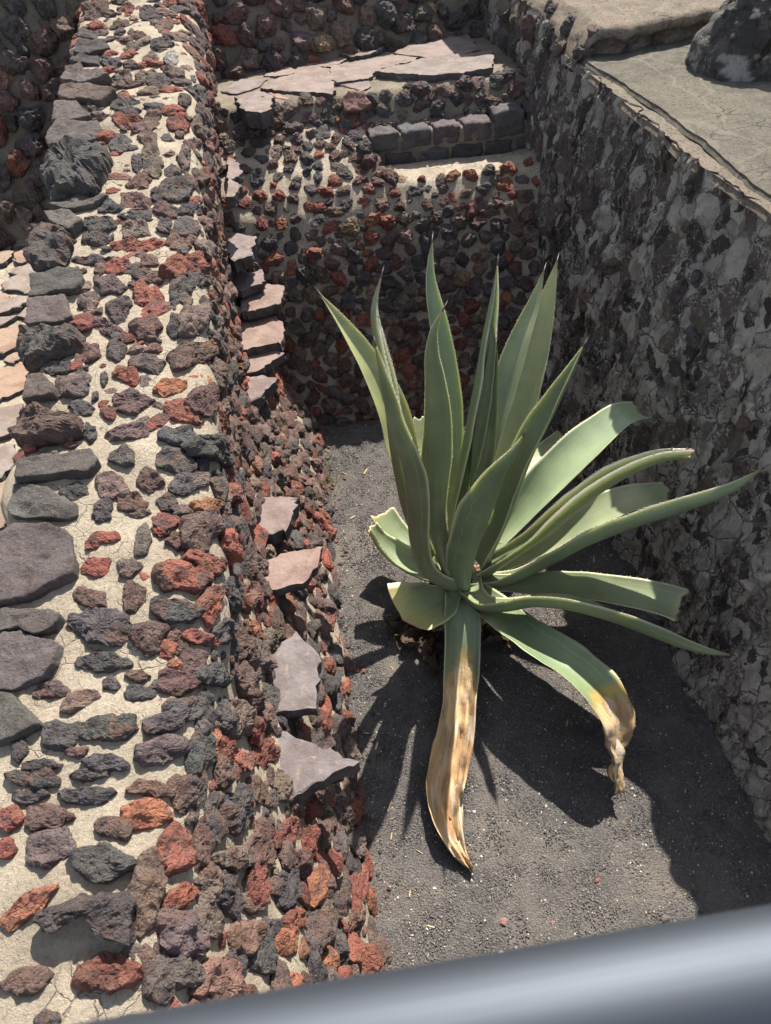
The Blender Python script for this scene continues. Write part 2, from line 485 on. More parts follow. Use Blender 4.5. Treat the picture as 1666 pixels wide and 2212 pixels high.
# ------------------------------------------------------------------ stone shapes
PAL = {'k': (.092, .085, .083), 'g': (.125, .112, .104), 'b': (.175, .132, .105), 'd': (.145, .092, .078), 'r': (.255, .092, .066),
       'o': (.33, .145, .082), 'p': (.140, .108, .100), 't': (.30, .20, .13), 'w': (.36, .33, .30), 'q': (.25, .14, .115)}
def pcol(c, j=.12):
    f = 1 + random.uniform(-j, j)
    return tuple(x*f*(1+random.uniform(-.06, .06)) for x in PAL[c])

def ico(sub):
    bm = bmesh.new(); bmesh.ops.create_icosphere(bm, subdivisions=sub, radius=1.0)
    V = np.array([v.co[:] for v in bm.verts]); F = np.array([[v.index for v in f.verts] for f in bm.faces]); bm.free()
    return V, F
ICO3, ICO2 = ico(4), ico(3)
def lump(V, seed, rough=1.0):
    o = np.array([seed*3.17, seed*1.91, seed*7.7])
    r = np.ones(len(V))
    rs = np.random.default_rng(seed)
    for _ in range(7):                                     # chipped facets
        d = rs.normal(size=3); d /= np.linalg.norm(d)
        k = rs.uniform(.55, .86)
        c = V @ d
        r = np.where(c > 1e-3, np.minimum(r, k/np.maximum(c, 1e-3)), r)
    P = V*r[:, None]
    P = P*(1 + rough*(.22*fbm(P*1.3+o, 2, 1) + .20*(.45-np.abs(fbm(P*2.4+o, 2, 5))) + .15*(.4-np.abs(fbm(P*5.5+o, 2, 9)))))[:, None]
    return P
NL = 26
LUMP_V3 = [lump(ICO3[0], 100+i) for i in range(NL)]
LUMP_V2 = [lump(ICO2[0], 100+i) for i in range(NL)]
LUMP_ME = [mesh('lava_lump', LUMP_V3[i], ICO3[1], smooth=False) for i in range(NL)]
for me in LUMP_ME: me.materials.append(LAVA)

def basis(n):
    n = Vector(n).normalized()
    a = Vector((0, 0, 1)) if abs(n.z) < .9 else Vector((0, 1, 0))
    t = (a - n*a.dot(n)).normalized()
    return n.cross(t).normalized(), t, n          # e1 (sideways), e2 (up the slope), n

class Patch:
    """a wall surface as a grid of points with outward normals"""
    def __init__(s, G, flip=False):
        s.G = G
        N = grid_normals(G)
        if flip: N = -N
        s.N = N
        nu, nv = G.shape[:2]
        s.F = grid_faces(nu, nv)
        if flip: s.F = s.F[:, ::-1]
        s.V = G.reshape(-1, 3)
        a = G[:-1, :-1]; b = G[1:, :-1]; c = G[:-1, 1:]
        s.area = np.linalg.norm(np.cross(b-a, c-a), axis=2)
    def displaced(s, amp, freq, seed=0):
        d = amp*fbm(s.V*freq, 4, seed)
        return s.V + s.N.reshape(-1, 3)*d[:, None]
    def sample(s, n, weight=None):
        w = s.area if weight is None else s.area*weight
        w = w.ravel()/w.sum()
        k = rng.choice(len(w), n, p=w)
        i, j = np.unravel_index(k, s.area.shape)
        u = rng.random((n, 1)); v = rng.random((n, 1))
        def bl(A): return (A[i, j]*(1-u)+A[i+1, j]*u)*(1-v)+(A[i, j+1]*(1-u)+A[i+1, j+1]*u)*v
        P, N = bl(s.G), bl(s.N)
        return P, N/np.linalg.norm(N, axis=1, keepdims=True)

class Packer:
    def __init__(s, cell=.12): s.c = cell; s.d = {}
    def key(s, p): return tuple(int(math.floor(x/s.c)) for x in p)
    def free(s, p, r, k=1.0):
        K = s.key(p); m = int(math.ceil((r*2.4)/s.c)) if r > s.c/2 else 1
        m = max(m, 2)
        for a in range(-m, m+1):
            for b in range(-m, m+1):
                for c in range(-m, m+1):
                    for (q, rr) in s.d.get((K[0]+a, K[1]+b, K[2]+c), ()):
                        if (q[0]-p[0])**2+(q[1]-p[1])**2+(q[2]-p[2])**2 < (k*(r+rr))**2: return False
        return True
    def add(s, p, r): s.d.setdefault(s.key(p), []).append((p, r))

def fill_stones(parent, patch, sizes, pal, tries, packer=None, k=.86, limit=300, already=0, sink=.1, vis_only=True,
                aspect=(1.0, 1.45), thick=(.6, .95), weight=None, accept=None, name='stone'):
    """random rubble over a patch: the ones that show largest become parts, the rest one stuff part"""
    packer = packer or Packer()
    P, N = patch.sample(tries, weight)
    x, y, d = proj(P)
    out = []
    order = np.argsort(-rng.random(tries))
    lst = sorted(range(tries), key=lambda i: 0)
    szs = sorted([sizes[0]+(sizes[1]-sizes[0])*random.random()**1.5 for _ in range(tries)], reverse=True)
    for i in range(tries):
        if vis_only and not (-90 < x[i] < IW+90 and -90 < y[i] < IH+90 and d[i] > .2): continue
        if accept is not None and not accept(P[i], N[i]): continue
        r = szs[i]
        if not packer.free(P[i], r, k): continue
        packer.add(tuple(P[i]), r)
        out.append((P[i], N[i], r, d[i], x[i], y[i]))
    keys = list(pal.keys()); wts = list(pal.values())
    out.sort(key=lambda o: -(o[2]/max(o[3], .3))*(1.0 if (-10 < o[4] < IW+10 and -10 < o[5] < IH+10) else .1))
    SV, SF, SC, off = [], [], [], 0
    for idx, (p, n, r, d_, _, _) in enumerate(out):
        e1, e2, nn = basis(n)
        ang = random.gauss(0, .55)
        ax = e1*cos(ang)+e2*sin(ang); ay = nn.cross(ax)
        asp = random.uniform(*aspect); th = random.uniform(*thick)
        if n[2] > .55: th *= .72
        sx, sy, sz = r*sqrt(asp)*1.16, r/sqrt(asp)*1.16, r*th
        li = random.randrange(NL)
        spin = Matrix.Rotation(random.uniform(0, 6.28), 3, random.choice('XYZ')) @ Matrix.Rotation(random.uniform(0, 6.28), 3, random.choice('XYZ'))
        A = Matrix((ax, ay, nn)).transposed()
        R3 = A @ Matrix.Diagonal((sx, sy, sz)) @ spin
        loc = Vector(p) + nn*(sz*(sink if n[2] < .55 else min(sink, -.1)))
        col = pcol(random.choices(keys, wts)[0], .25)
        if idx < limit-already:
            o = link(name, LUMP_ME[li], None, parent)
            T = R3.to_4x4(); T.translation = loc
            o.matrix_world = T
            o.color = (*col, 1)
        else:
            V, F = LUMP_V2[li], ICO2[1]
            Q = V @ np.array(R3).T + np.array(loc)
            SV.append(Q); SF.append(F+off); SC.append(np.tile(col, (len(V), 1))); off += len(V)
    if SV:
        me = mesh('rubble', np.vstack(SV), np.vstack(SF), smooth=False, col=np.vstack(SC))
        o = link('rubble', me, LAVA_T, parent); o['kind'] = 'stuff'
    return packer

def blob_outline(w, h, ang, n=26, sharp=.16):
    a = radians(ang); ph = random.uniform(0, 99)
    pts = []
    k = random.randint(5, 7); off = random.uniform(0, 6.28)
    cor = sorted(off + (i+random.uniform(-.3, .3))*2*pi/k for i in range(k))
    cr = [random.uniform(.86, 1.14) for _ in cor]
    for i in range(n):
        t = 2*pi*i/n
        best = 9
        for c, r_ in zip(cor, cr):
            dd = cos(t-c)
            if dd > .2: best = min(best, r_*.92/dd)
        r = min(best, 1.22)*(1+sharp*.5*sin(3*t+ph)*.4)
        x, y = .5*w*r*cos(t), .5*h*r*sin(t)
        pts.append((x*cos(a)-y*sin(a), x*sin(a)+y*cos(a)))
    return pts

def stone_mesh(O2, hgt, flat, rough, seed, depth=.04):
    """a stone from its outline in its own plane: sunk base, steep sides, domed or flat top; O2 in metres"""
    O2 = np.asarray(O2, float)
    d = np.linalg.norm(np.roll(O2, -1, 0)-O2, axis=1); L = d.sum()
    n = int(np.clip(L/.009, 28, 90))
    s = np.concatenate([[0], np.cumsum(d)]); C = np.vstack([O2, O2[:1]])
    tt = np.linspace(0, L, n, endpoint=False)
    O = np.stack([np.interp(tt, s, C[:, 0]), np.interp(tt, s, C[:, 1])], 1)
    c = O.mean(0)
    size = sqrt(abs(np.sum(O[:, 0]*np.roll(O[:, 1], -1)-np.roll(O[:, 0], -1)*O[:, 1]))/2)
    if flat: rings = [(1.0, -depth), (1.01, 0), (1.0, hgt*.72), (.985, hgt*.96), (.93, hgt), (.80, hgt*1.01), (.68, hgt*1.02), (.56, hgt*1.01), (.44, hgt*1.0), (.32, hgt*1.01), (.2, hgt)]
    else: rings = [(.95, -depth), (1.02, 0), (1.03, hgt*.35), (.97, hgt*.68), (.88, hgt*.86), (.76, hgt*.95), (.62, hgt), (.48, hgt*1.04), (.34, hgt*1.05), (.18, hgt*1.06)]
    V = []
    for k, (sc, z) in enumerate(rings):
        Q = c + (O-c)*sc
        V.append(np.column_stack([Q, np.full(n, z)]))
    V = np.vstack(V + [np.array([[c[0], c[1], rings[-1][1]]])])
    o = np.array([seed*2.3, seed*5.1, seed*.7])
    f1 = 1/(size*.42+1e-6); f2 = 1/(size*.17+1e-6)
    for ax in range(3):
        am = rough*size*(.10 if ax < 2 else .15)
        if flat: am *= .5
        V[:, ax] += am*fbm(V*f1+o+ax*31, 2, 3) + am*.55*(.35-np.abs(fbm(V*f2+o+ax*13, 3, 8))) + .0025*rough*fbm(V*70+o+ax*7, 2, 9)
    F = []
    for k in range(len(rings)-1):
        for i in range(n):
            j = (i+1) % n
            F.append((k*n+i, k*n+j, (k+1)*n+j, (k+1)*n+i))
    m = len(V)-1; k = len(rings)-1
    for i in range(n): F.append((k*n+i, k*n+(i+1) % n, m))
    return V, F
seedc = [0]
def placed_stone(parent, bvh, px, hgt, color, flat=False, rough=1.0, mat=None, name='stone', packer=None, normal_bias=.35, nfix=None):
    """a stone whose outline is known: laid against the wall surface where that outline meets it"""
    px = np.asarray(px, float); c = px.mean(0)
    hits = []
    for (qx, qy) in [c]+[c+(p-c)*.6 for p in px[::max(1, len(px)//6)]]:
        d = ray(qx, qy)
        h = bvh.ray_cast(Vector(CPOS), Vector(d).normalized())
        if h[0] is not None: hits.append((h[0], h[1]))
    if not hits: return None
    p0 = hits[0][0]
    n = Vector((0, 0, 0))
    for h in hits:
        if (h[0]-p0).length < .35: n += h[1]
    n.normalize()
    d = Vector(ray(*c)).normalized()
    if n.dot(-d) < 0: n = -n
    if nfix is not None: n = Vector(nfix).normalized()
    if n.dot(-d) < normal_bias: n = (n - d*(normal_bias-n.dot(-d)+.1)).normalized()
    p = p0 + n*hgt*.6
    W = [at_plane(x, y, np.array(p), np.array(n)) for x, y in px]
    e1, e2, nn = basis(n)
    base = Vector(p0)
    O2 = [((Vector(w)-base).dot(e1), (Vector(w)-base).dot(e2)) for w in W]
    a = sum(O2[i][0]*O2[(i+1) % len(O2)][1]-O2[(i+1) % len(O2)][0]*O2[i][1] for i in range(len(O2)))
    if a < 0: O2 = O2[::-1]
    if mat is None and name == 'stone' and max(np.ptp([q[0] for q in O2]), np.ptp([q[1] for q in O2])) > .40: return None
    seedc[0] += 1
    V, F = stone_mesh(O2, hgt, flat, rough, seedc[0], .14 if hgt > .045 else .06)
    me = mesh(name, V, F, smooth=flat)
    o = link(name, me, mat or LAVA, parent)
    T = Matrix((e1, e2, nn)).transposed().to_4x4(); T.translation = base
    o.matrix_world = T
    o.color = (*color, 1)
    if packer is not None:
        r = sqrt(abs(a)/2/pi)
        ex = max(np.ptp([q[0] for q in O2]), np.ptp([q[1] for q in O2]))/2
        if ex > 1.5*r:
            ang = atan2(*(np.array(O2[int(np.argmax([q[0]**2+q[1]**2 for q in O2]))])[::-1]))
            for f in (-.6, 0, .6):
                q = base + (e1*cos(ang)+e2*sin(ang))*ex*f
                packer.add(tuple(q), r*.8)
        else: packer.add(tuple(base), r)
    return o

def slab(parent, poly, thick, color, seed, name='slab', jag=.016, tilt=(0, 0), mats=None):
    """a split stone slab; poly = 3D points of its upper face (about coplanar); broken dark sides"""
    P = np.asarray(poly, float)
    a = sum(P[i][0]*P[(i+1) % len(P)][1]-P[(i+1) % len(P)][0]*P[i][1] for i in range(len(P)))
    if a < 0: P = P[::-1]
    pts = []
    for i in range(len(P)):
        A, B = P[i], P[(i+1) % len(P)]
        k = max(2, int(np.linalg.norm(B-A)/.022))
        for t in range(k): pts.append(A+(B-A)*t/k)
    P = np.array(pts); n = len(P)
    c = P.mean(0)
    P0 = P.copy()
    P[:, :2] += jag*np.stack([fbm(P*28+seed, 3, 1), fbm(P*28+seed, 3, 2)], 1)
    out = (P-c); out[:, 2] = 0; out /= np.maximum(np.linalg.norm(out, axis=1, keepdims=True), 1e-6)
    rings = [c+(P-c)*f for f in (.35, .7, .93)]
    for R_ in rings: R_[:, 2] += .0035*fbm(R_*11+seed, 3, 4)
    top = P.copy(); top[:, 2] += -.002+.002*fbm(P*30+seed, 2, 4)
    s1 = P + out*(.006*fbm(P*40+seed, 2, 6)[:, None]); s1[:, 2] -= thick*.35
    s2 = P + out*(-.006+.012*fbm(P*30+seed, 2, 7)[:, None]); s2[:, 2] -= thick*.75
    s3 = c+(P-c)*.93; s3[:, 2] -= thick
    L = [np.array([c+[0, 0, .001]])]+rings+[top, s1, s2, s3]
    V = np.vstack(L); F, MI = [], []
    for i in range(n): F.append((0, 1+i, 1+(i+1) % n)); MI.append(0)
    for k in range(len(L)-2):
        for i in range(n):
            j = (i+1) % n; a0 = 1+k*n; b0 = 1+(k+1)*n
            F.append((a0+i, b0+i, b0+j, a0+j)); MI.append(0 if k < 3 else 1)
    F.append(tuple(1+(len(L)-2)*n+i for i in range(n))[::-1]); MI.append(1)
    me = mesh(name, V, F, smooth=False, mi=MI)
    for m_ in (mats or (LAJA, LAJA_E)): me.materials.append(m_)
    o = link(name, me, None, parent)
    o.color = (*color, 1)
    return o

# ================================================================== SETTING: ground
me = mesh('ground', [(-60, -60, -.03), (60, -60, -.03), (60, 60, -.03), (-60, 60, -.03)], [(0, 1, 2, 3)], smooth=False)
tag(link('ground', me, GRIT), kind='structure', label='dark grit ground around the ruin')
U, Vv = np.meshgrid(np.linspace(-.35, 1.85, 150), np.linspace(-.8, 4.9, 300), indexing='ij')
G = np.stack([U, Vv, np.zeros_like(U)], 2)
Pf = G.reshape(-1, 3)
Pf = Pf + np.array([0, 0, 1])*(.012*fbm(Pf*3.0, 3, 3)+.004*fbm(Pf*17, 2, 4))[:, None]
edge = np.clip((Pf[:, 1]-3.9)/.5, 0, 1); Pf[:, 2] += .03*edge**2
floor_me = mesh('pit_floor', Pf, grid_faces(150, 300))
tag(link('pit_floor', floor_me, GRIT), kind='structure', label='dark volcanic gravel floor of the narrow pit between the walls')
def floor_z(P): return .012*fbm(np.column_stack([P[:, :2], np.zeros(len(P))])*3.0, 3, 3)+.03*np.clip((P[:, 1]-3.9)/.5, 0, 1)**2

# ================================================================== LEFT WALL
YS = np.arange(-1.0, 6.75, .04)
def left_section(Y):
    zc = 1.27+.165*Y
    xl = -1.10+.02*sin(Y*5.1)+.012*sin(Y*13.7)
    xc = np.interp(Y, [-1, .5, 1.2, 1.8, 4, 6], [-.62, -.58, -.47, -.40, -.38, -.29])
    xb = np.interp(Y, [-1, 1, 2.7, 4.45, 6], [-.10, -.07, .0, .11, .12])
    return [(xl-.02, .85), (xl-.005, zc-.10), (xl+.005, zc-.03), (xl+.04, zc-.004), (xl+.2, zc), (xc-.20, zc), (xc-.08, zc-.02), (xc, zc-.07), (xc+.035, zc-.15),
            (-.35*.6+xc*.4, .80+(zc-.8)*.45), (-.335, .84), (-.30, .76), (-.19+xb*.45, .40), (xb-.01, .03), (xb, -.05)]
NV = 84
rows = []
for Y in YS:
    S = np.array(left_section(Y)); d = np.concatenate([[0], np.cumsum(np.linalg.norm(np.diff(S, axis=0), axis=1))])
    t = np.linspace(0, d[-1], NV)
    rows.append(np.column_stack([np.interp(t, d, S[:, 0]), np.full(NV, Y), np.interp(t, d, S[:, 1])]))
LP = Patch(np.array(rows))
if LP.N[100, 40].dot([0.3, 0, 1]) < 0: LP = Patch(np.array(rows), True)
LV = LP.displaced(.016, 5.0, 2)
left_wall = link('rubble_wall', mesh('rubble_wall', LV, LP.F), MORTAR)
tag(left_wall, 'long rubble wall on the left, dark and red lava stones in pale sunlit mortar, with a row of flat slabs jutting out', 'stone wall')
LB = BVHTree.FromPolygons([tuple(v) for v in LV], [tuple(f) for f in LP.F])
lpack = Packer()

R1, R3, R5, R7 = (0, 0), (0, 553), (0, 1106), (0, 1659)     # where each list of outlines starts on the wall (half-size steps)
def pp(off, pts): return [(off[0]+x*.5, off[1]+y*.5) for x, y in pts]
CAPS = [
 (R1, 'k', .09, 0, [(195,640),(330,620),(435,640),(430,720),(390,800),(240,830),(200,770)]),
 (R1, 'g', .036, 1, [(205,590),(240,530),(420,525),(460,590),(300,630),(205,625)]),
 (R1, 'g', .036, 1, [(225,520),(240,445),(330,440),(400,510),(300,530)]),
 (R1, 'p', .036, 1, [(255,420),(270,370),(370,360),(505,400),(440,450),(330,440)]),
 (R1, 'g', .036, 1, [(265,350),(290,295),(430,300),(480,330),(370,365)]),
 (R1, 'k', .036, 1, [(300,270),(330,235),(430,250),(430,290)]),
 (R1, 'k', .036, 1, [(315,230),(335,180),(450,180),(480,215),(390,240)]),
 (R1, 'k', .036, 1, [(335,165),(350,130),(430,145),(420,180)]),
 (R1, 'k', .08, 0, [(135,975),(220,960),(300,1010),(290,1100),(230,1150),(150,1160),(130,1106)]),
 (R1, 'g', .034, 1, [(195,920),(290,910),(360,950),(300,1000),(220,960)]),
 (R1, 'b', .034, 1, [(210,890),(330,850),(470,850),(400,890),(300,905)]),
 (R3, 'k', .034, 1, [(140,85),(250,60),(345,58),(370,100),(330,150),(210,165),(130,190)]),
 (R3, 'g', .036, 1, [(128,190),(280,170),(320,270),(180,300),(107,300)]),
 (R3, 'k', .08, 0, [(78,330),(200,308),(330,318),(345,350),(210,420),(120,470),(85,420)]),
 (R3, 'p', .036, 1, [(122,520),(180,512),(240,560),(235,600),(102,628)]),
 (R3, 'd', .075, 0, [(62,665),(130,633),(320,685),(330,740),(230,790),(120,810),(55,760)]),
 (R3, 'g', .036, 1, [(80,885),(400,842),(435,890),(380,940),(65,970)]),
 (R3, 'g', .036, 1, [(50,985),(200,992),(260,1040),(330,1075),(335,1130),(300,1145),(60,1130),(25,1090)]),
 (R5, 'b', .036, 1, [(-40,110),(60,58),(150,52),(300,92),(325,200),(320,265),(180,345),(-40,400)]),
 (R5, 'g', .036, 1, [(-40,428),(230,422),(268,450),(240,505),(150,532),(90,502),(-40,530)]),
 (R5, 'g', .034, 1, [(-40,540),(90,515),(170,550),(250,562),(240,650),(200,710),(70,765),(-40,765)]),
 (R5, 'g', .036, 1, [(-40,775),(55,785),(180,912),(60,985),(-40,1010)]),
 (R7, 'k', .07, 0, [(150,655),(175,725),(260,690),(345,645),(420,690),(500,750),(560,758),(575,560),(540,527),(330,570),(210,610)]),
]
for off, c, h, fl, pts in CAPS:
    placed_stone(left_wall, LB, pp(off, pts), h, tuple(v*(.76 if fl else .95) for v in pcol('g' if fl and c == 'b' else c, .1)), flat=bool(fl), rough=.75 if fl else .9, mat=CAPM if fl else LAVA, name='capstone' if fl else 'stone', packer=lpack)
ST = {
 'R1': [(490,750,140,180,10,'k'),(530,620,120,80,0,'k'),(595,700,45,100,0,'k'),(660,690,90,150,0,'b'),(750,740,70,60,0,'k'),(600,790,120,80,0,'d'),(590,865,140,90,0,'d'),(470,890,120,60,0,'k'),(590,925,170,50,0,'k'),(430,965,150,80,5,'k'),(580,990,150,90,0,'b'),(410,1025,160,60,0,'k'),(590,1060,230,60,0,'r'),(715,960,60,70,0,'k'),(770,815,160,110,0,'k'),(680,835,70,70,0,'k'),(520,345,120,70,0,'p'),(540,520,150,60,8,'r'),(530,410,60,50,0,'o'),(550,460,140,80,0,'k'),(660,510,80,90,0,'d'),(640,600,90,70,20,'b'),(410,450,90,70,0,'k'),(690,350,110,60,0,'k'),(770,530,110,60,10,'r'),(360,600,90,50,0,'p'),(740,250,60,70,0,'w'),(630,330,110,60,0,'b'),(480,270,90,50,0,'k'),(700,180,100,50,0,'k'),(570,210,80,50,0,'b'),(420,50,150,100,0,'d'),(545,40,80,70,0,'r'),(640,60,80,80,0,'k'),(300,20,90,60,0,'k'),(740,10,70,40,0,'r'),(525,105,70,50,0,'d'),(700,105,90,70,0,'b'),(600,150,90,50,20,'d'),(285,110,110,90,10,'t'),(650,250,80,45,0,'b'),(760,310,90,60,0,'b'),(800,430,70,60,0,'k'),(840,620,70,60,20,'d'),(800,680,60,110,-10,'b'),(850,870,60,50,0,'o'),(720,900,110,70,20,'d'),(820,905,120,60,0,'k'),(770,1040,120,100,0,'d')],
 'R3': [(430,60,50,50,0,'d'),(500,40,140,70,-10,'r'),(390,12,190,45,0,'k'),(640,15,80,60,0,'d'),(480,125,140,80,5,'p'),(640,80,150,70,10,'d'),(380,195,95,105,0,'b'),(515,225,100,130,15,'k'),(640,170,150,120,20,'r'),(470,310,200,65,25,'d'),(630,305,130,110,0,'d'),(780,120,110,110,0,'k'),(755,185,45,90,0,'k'),(760,300,90,120,0,'k'),(850,265,140,140,0,'b'),(380,415,110,90,0,'d'),(500,400,90,90,0,'k'),(640,455,160,90,10,'p'),(830,420,200,130,-20,'d'),(320,550,160,110,-20,'p'),(545,510,130,80,30,'r'),(447,530,35,70,0,'k'),(740,560,160,90,-5,'o'),(350,655,115,70,10,'k'),(565,625,170,100,0,'d'),(465,675,65,60,20,'r'),(800,670,190,100,20,'r'),(560,755,210,75,-12,'p'),(390,760,55,85,0,'k'),(770,770,180,90,0,'k'),(300,815,70,28,0,'d'),(530,865,110,100,0,'g'),(750,880,180,110,10,'k'),(485,985,160,110,20,'b'),(320,1010,130,80,0,'k'),(650,965,120,115,10,'d'),(800,980,130,100,0,'k'),(865,960,90,60,0,'b'),(570,1065,140,90,0,'d'),(450,1075,90,60,0,'k'),(720,1065,110,80,0,'k'),(900,1075,140,70,0,'o'),(890,620,140,150,0,'d'),(940,830,180,120,20,'k'),(250,475,150,55,-12,'k'),(410,605,30,50,20,'k'),(870,90,110,110,0,'k'),(800,40,210,90,0,'r'),(910,180,90,70,0,'d')],
 'R5': [(440,15,90,50,0,'k'),(600,0,120,40,0,'b'),(440,115,150,70,-10,'r'),(620,115,70,130,5,'p'),(415,235,120,90,-15,'r'),(555,235,110,95,0,'b'),(380,362,175,80,10,'d'),(570,370,95,140,15,'d'),(790,120,170,75,10,'d'),(870,80,170,180,0,'d'),(790,275,260,150,0,'r'),(900,220,180,70,25,'r'),(755,420,230,120,5,'k'),(920,400,100,190,5,'r'),(430,490,270,185,18,'k'),(645,540,165,150,0,'d'),(870,540,160,70,10,'r'),(445,650,240,100,0,'k'),(840,650,110,125,30,'d'),(770,735,190,105,5,'d'),(590,705,120,60,-5,'b'),(480,740,80,65,0,'k'),(225,770,180,80,0,'d'),(340,810,190,75,-25,'b'),(605,780,140,70,10,'k'),(470,925,260,140,-10,'k'),(260,955,190,140,-15,'k'),(330,1035,100,50,-10,'d'),(790,850,140,110,20,'k'),(720,900,210,105,-20,'k'),(700,1030,250,130,-10,'p'),(435,1080,210,90,0,'k'),(80,1030,70,100,20,'k'),(880,1040,110,190,5,'k'),(895,850,80,190,-5,'k'),(1020,900,200,190,0,'b'),(1090,640,180,230,0,'p'),(940,700,120,120,0,'k'),(980,520,90,110,0,'k'),(1080,360,110,120,0,'q'),(1000,350,90,190,0,'k'),(1070,495,110,70,0,'o'),(1150,545,140,110,0,'b'),(1140,1040,120,140,0,'r'),(975,1030,95,140,0,'r'),(1000,180,60,120,0,'d'),(1060,250,100,90,0,'d'),(1010,60,90,110,0,'b'),(170,1090,180,60,-5,'k')],
 'R7': [(150,45,230,110,0,'k'),(390,25,190,70,-10,'k'),(120,120,170,65,-12,'k'),(375,120,260,105,-3,'k'),(650,85,210,80,5,'d'),(40,215,130,120,-40,'r'),(190,215,200,130,-15,'d'),(298,207,60,50,0,'d'),(220,335,240,145,-20,'p'),(25,350,100,110,10,'r'),(430,400,270,160,5,'k'),(620,200,250,140,-10,'o'),(490,255,210,105,5,'d'),(640,540,145,420,8,'b'),(110,600,310,105,-40,'o'),(450,885,310,185,0,'r'),(115,915,230,125,-10,'d'),(200,1085,120,90,0,'k'),(800,110,110,190,0,'d'),(860,80,90,180,5,'k'),(765,350,170,250,15,'r'),(785,555,160,95,-30,'r'),(880,330,100,220,10,'d'),(945,210,110,230,0,'k'),(1035,185,140,230,5,'k'),(985,540,110,260,-15,'k'),(910,650,120,220,-12,'b'),(800,720,200,230,0,'p'),(790,880,200,150,0,'p'),(700,920,150,230,0,'p'),(950,910,210,200,-30,'q'),(1070,730,150,150,30,'q'),(1020,390,150,130,0,'b'),(1090,580,140,90,20,'b'),(1175,690,110,95,0,'k'),(1120,490,110,210,0,'r'),(1140,330,120,210,0,'d'),(1250,520,100,190,0,'k'),(1280,650,80,95,0,'r'),(1245,750,110,150,0,'o'),(1150,800,115,210,0,'k'),(1270,920,85,80,0,'o'),(1075,965,90,70,0,'r'),(1250,280,80,140,0,'r'),(1110,90,90,150,0,'d'),(1180,130,60,90,0,'k'),(1030,830,90,120,0,'k'),(870,1020,130,80,0,'q'),(560,1090,120,60,0,'k')],
}
nplaced = len(CAPS)
for key, L in ST.items():
    off = {'R1': R1, 'R3': R3, 'R5': R5, 'R7': R7}[key]
    for (x, y, w, h, a, c) in L:
        poly = [(off[0]+.5*(x+px*.97), off[1]+.5*(y+py*.97)) for px, py in blob_outline(w, h, a)]
        dist = 3.0
        hh = max(.016, min(.048, .00019*min(w, h)))
        if placed_stone(left_wall, LB, poly, hh, pcol(c, .12), rough=.8, packer=lpack) is not None: nplaced += 1
# slabs that jut out of the face
SL = [
 (R1, 1.58, (0.174,0.137,0.128), [(988,680),(1030,700),(1047,740),(1020,770),(980,765)]), (R1, 1.58, (0.174,0.137,0.128), [(985,768),(1045,800),(1010,845),(980,850)]),
 (R1, 1.28, (0.164,0.137,0.131), [(985,1000),(1105,1020),(1085,1100),(1010,1125),(980,1090)]),
 (R3, 1.06, (0.174,0.137,0.128), [(1010,65),(1130,42),(1155,105),(1045,150),(1010,140)]), (R3, .97, (0.190,0.137,0.120), [(1040,175),(1090,118),(1225,125),(1215,205),(1100,235),(1040,240)]),
 (R3, .90, (0.211,0.147,0.125), [(1030,270),(1170,240),(1225,300),(1213,372),(1040,402)]), (R3, .83, (0.201,0.142,0.125), [(1035,428),(1190,395),(1225,425),(1120,495),(1045,508)]),
 (R3, .81, (0.174,0.137,0.131), [(1030,530),(1110,515),(1192,530),(1120,610),(1052,655)]),
 (R5, .81, (0.179,0.137,0.128), [(1060,-60),(1285,-66),(1265,10),(1240,75),(1135,100),(1090,40)]), (R5, .80, (0.211,0.147,0.128), [(1110,210),(1250,170),(1390,150),(1355,255),(1320,300),(1160,345),(1100,300)]),
 (R5, .79, (0.153,0.132,0.133), [(1285,520),(1385,630),(1360,858),(1190,862),(1125,770),(1160,630)]), (R5, .78, (0.148,0.127,0.128), [(1155,915),(1330,985),(1552,1078),(1380,1172),(1215,1270),(1150,1180),(1130,1000)]),
]
for i, (off, z, c, pts) in enumerate(SL):
    P = [at_z(x, y, z+.012*sin(i*2.1)) for x, y in pp(off, pts)]
    o = slab(left_wall, P, .06+.015*(i % 3), c, 40+i)
    cc = np.mean(P, 0); lpack.add(tuple(cc), .06); nplaced += 1
# the rest of the rubble on the face, smaller towards the foot
def acc_left(p, n):
    zc = 1.27+.165*p[1]
    if n[2] > .8 and p[0] < np.interp(p[1], [0, 1, 2, 6], [-.72, -.62, -.5, -.42]): return random.random() < (.01 if p[1] < 2.3 else .3)
    if p[0] < -.9: return False
    return True
DARKMIX = {'k': 4, 'b': 3, 'd': 4, 'r': 1.6, 'p': 1}
REDMIX = {'k': 2.5, 'b': 2.0, 'd': 4, 'r': 3, 'o': .45, 'p': 1.2, 'q': .6}
fill_stones(left_wall, LP, (.018, .064), REDMIX, 30000, lpack, k=.84, already=nplaced, accept=acc_left, sink=.02, aspect=(1.0, 1.9))
fill_stones(left_wall, LP, (.010, .024), REDMIX, 1400, lpack, k=1.15, limit=0, accept=lambda p, n: n[2] > .5 and random.random() < .35, sink=-.1)
print('left placed', nplaced)

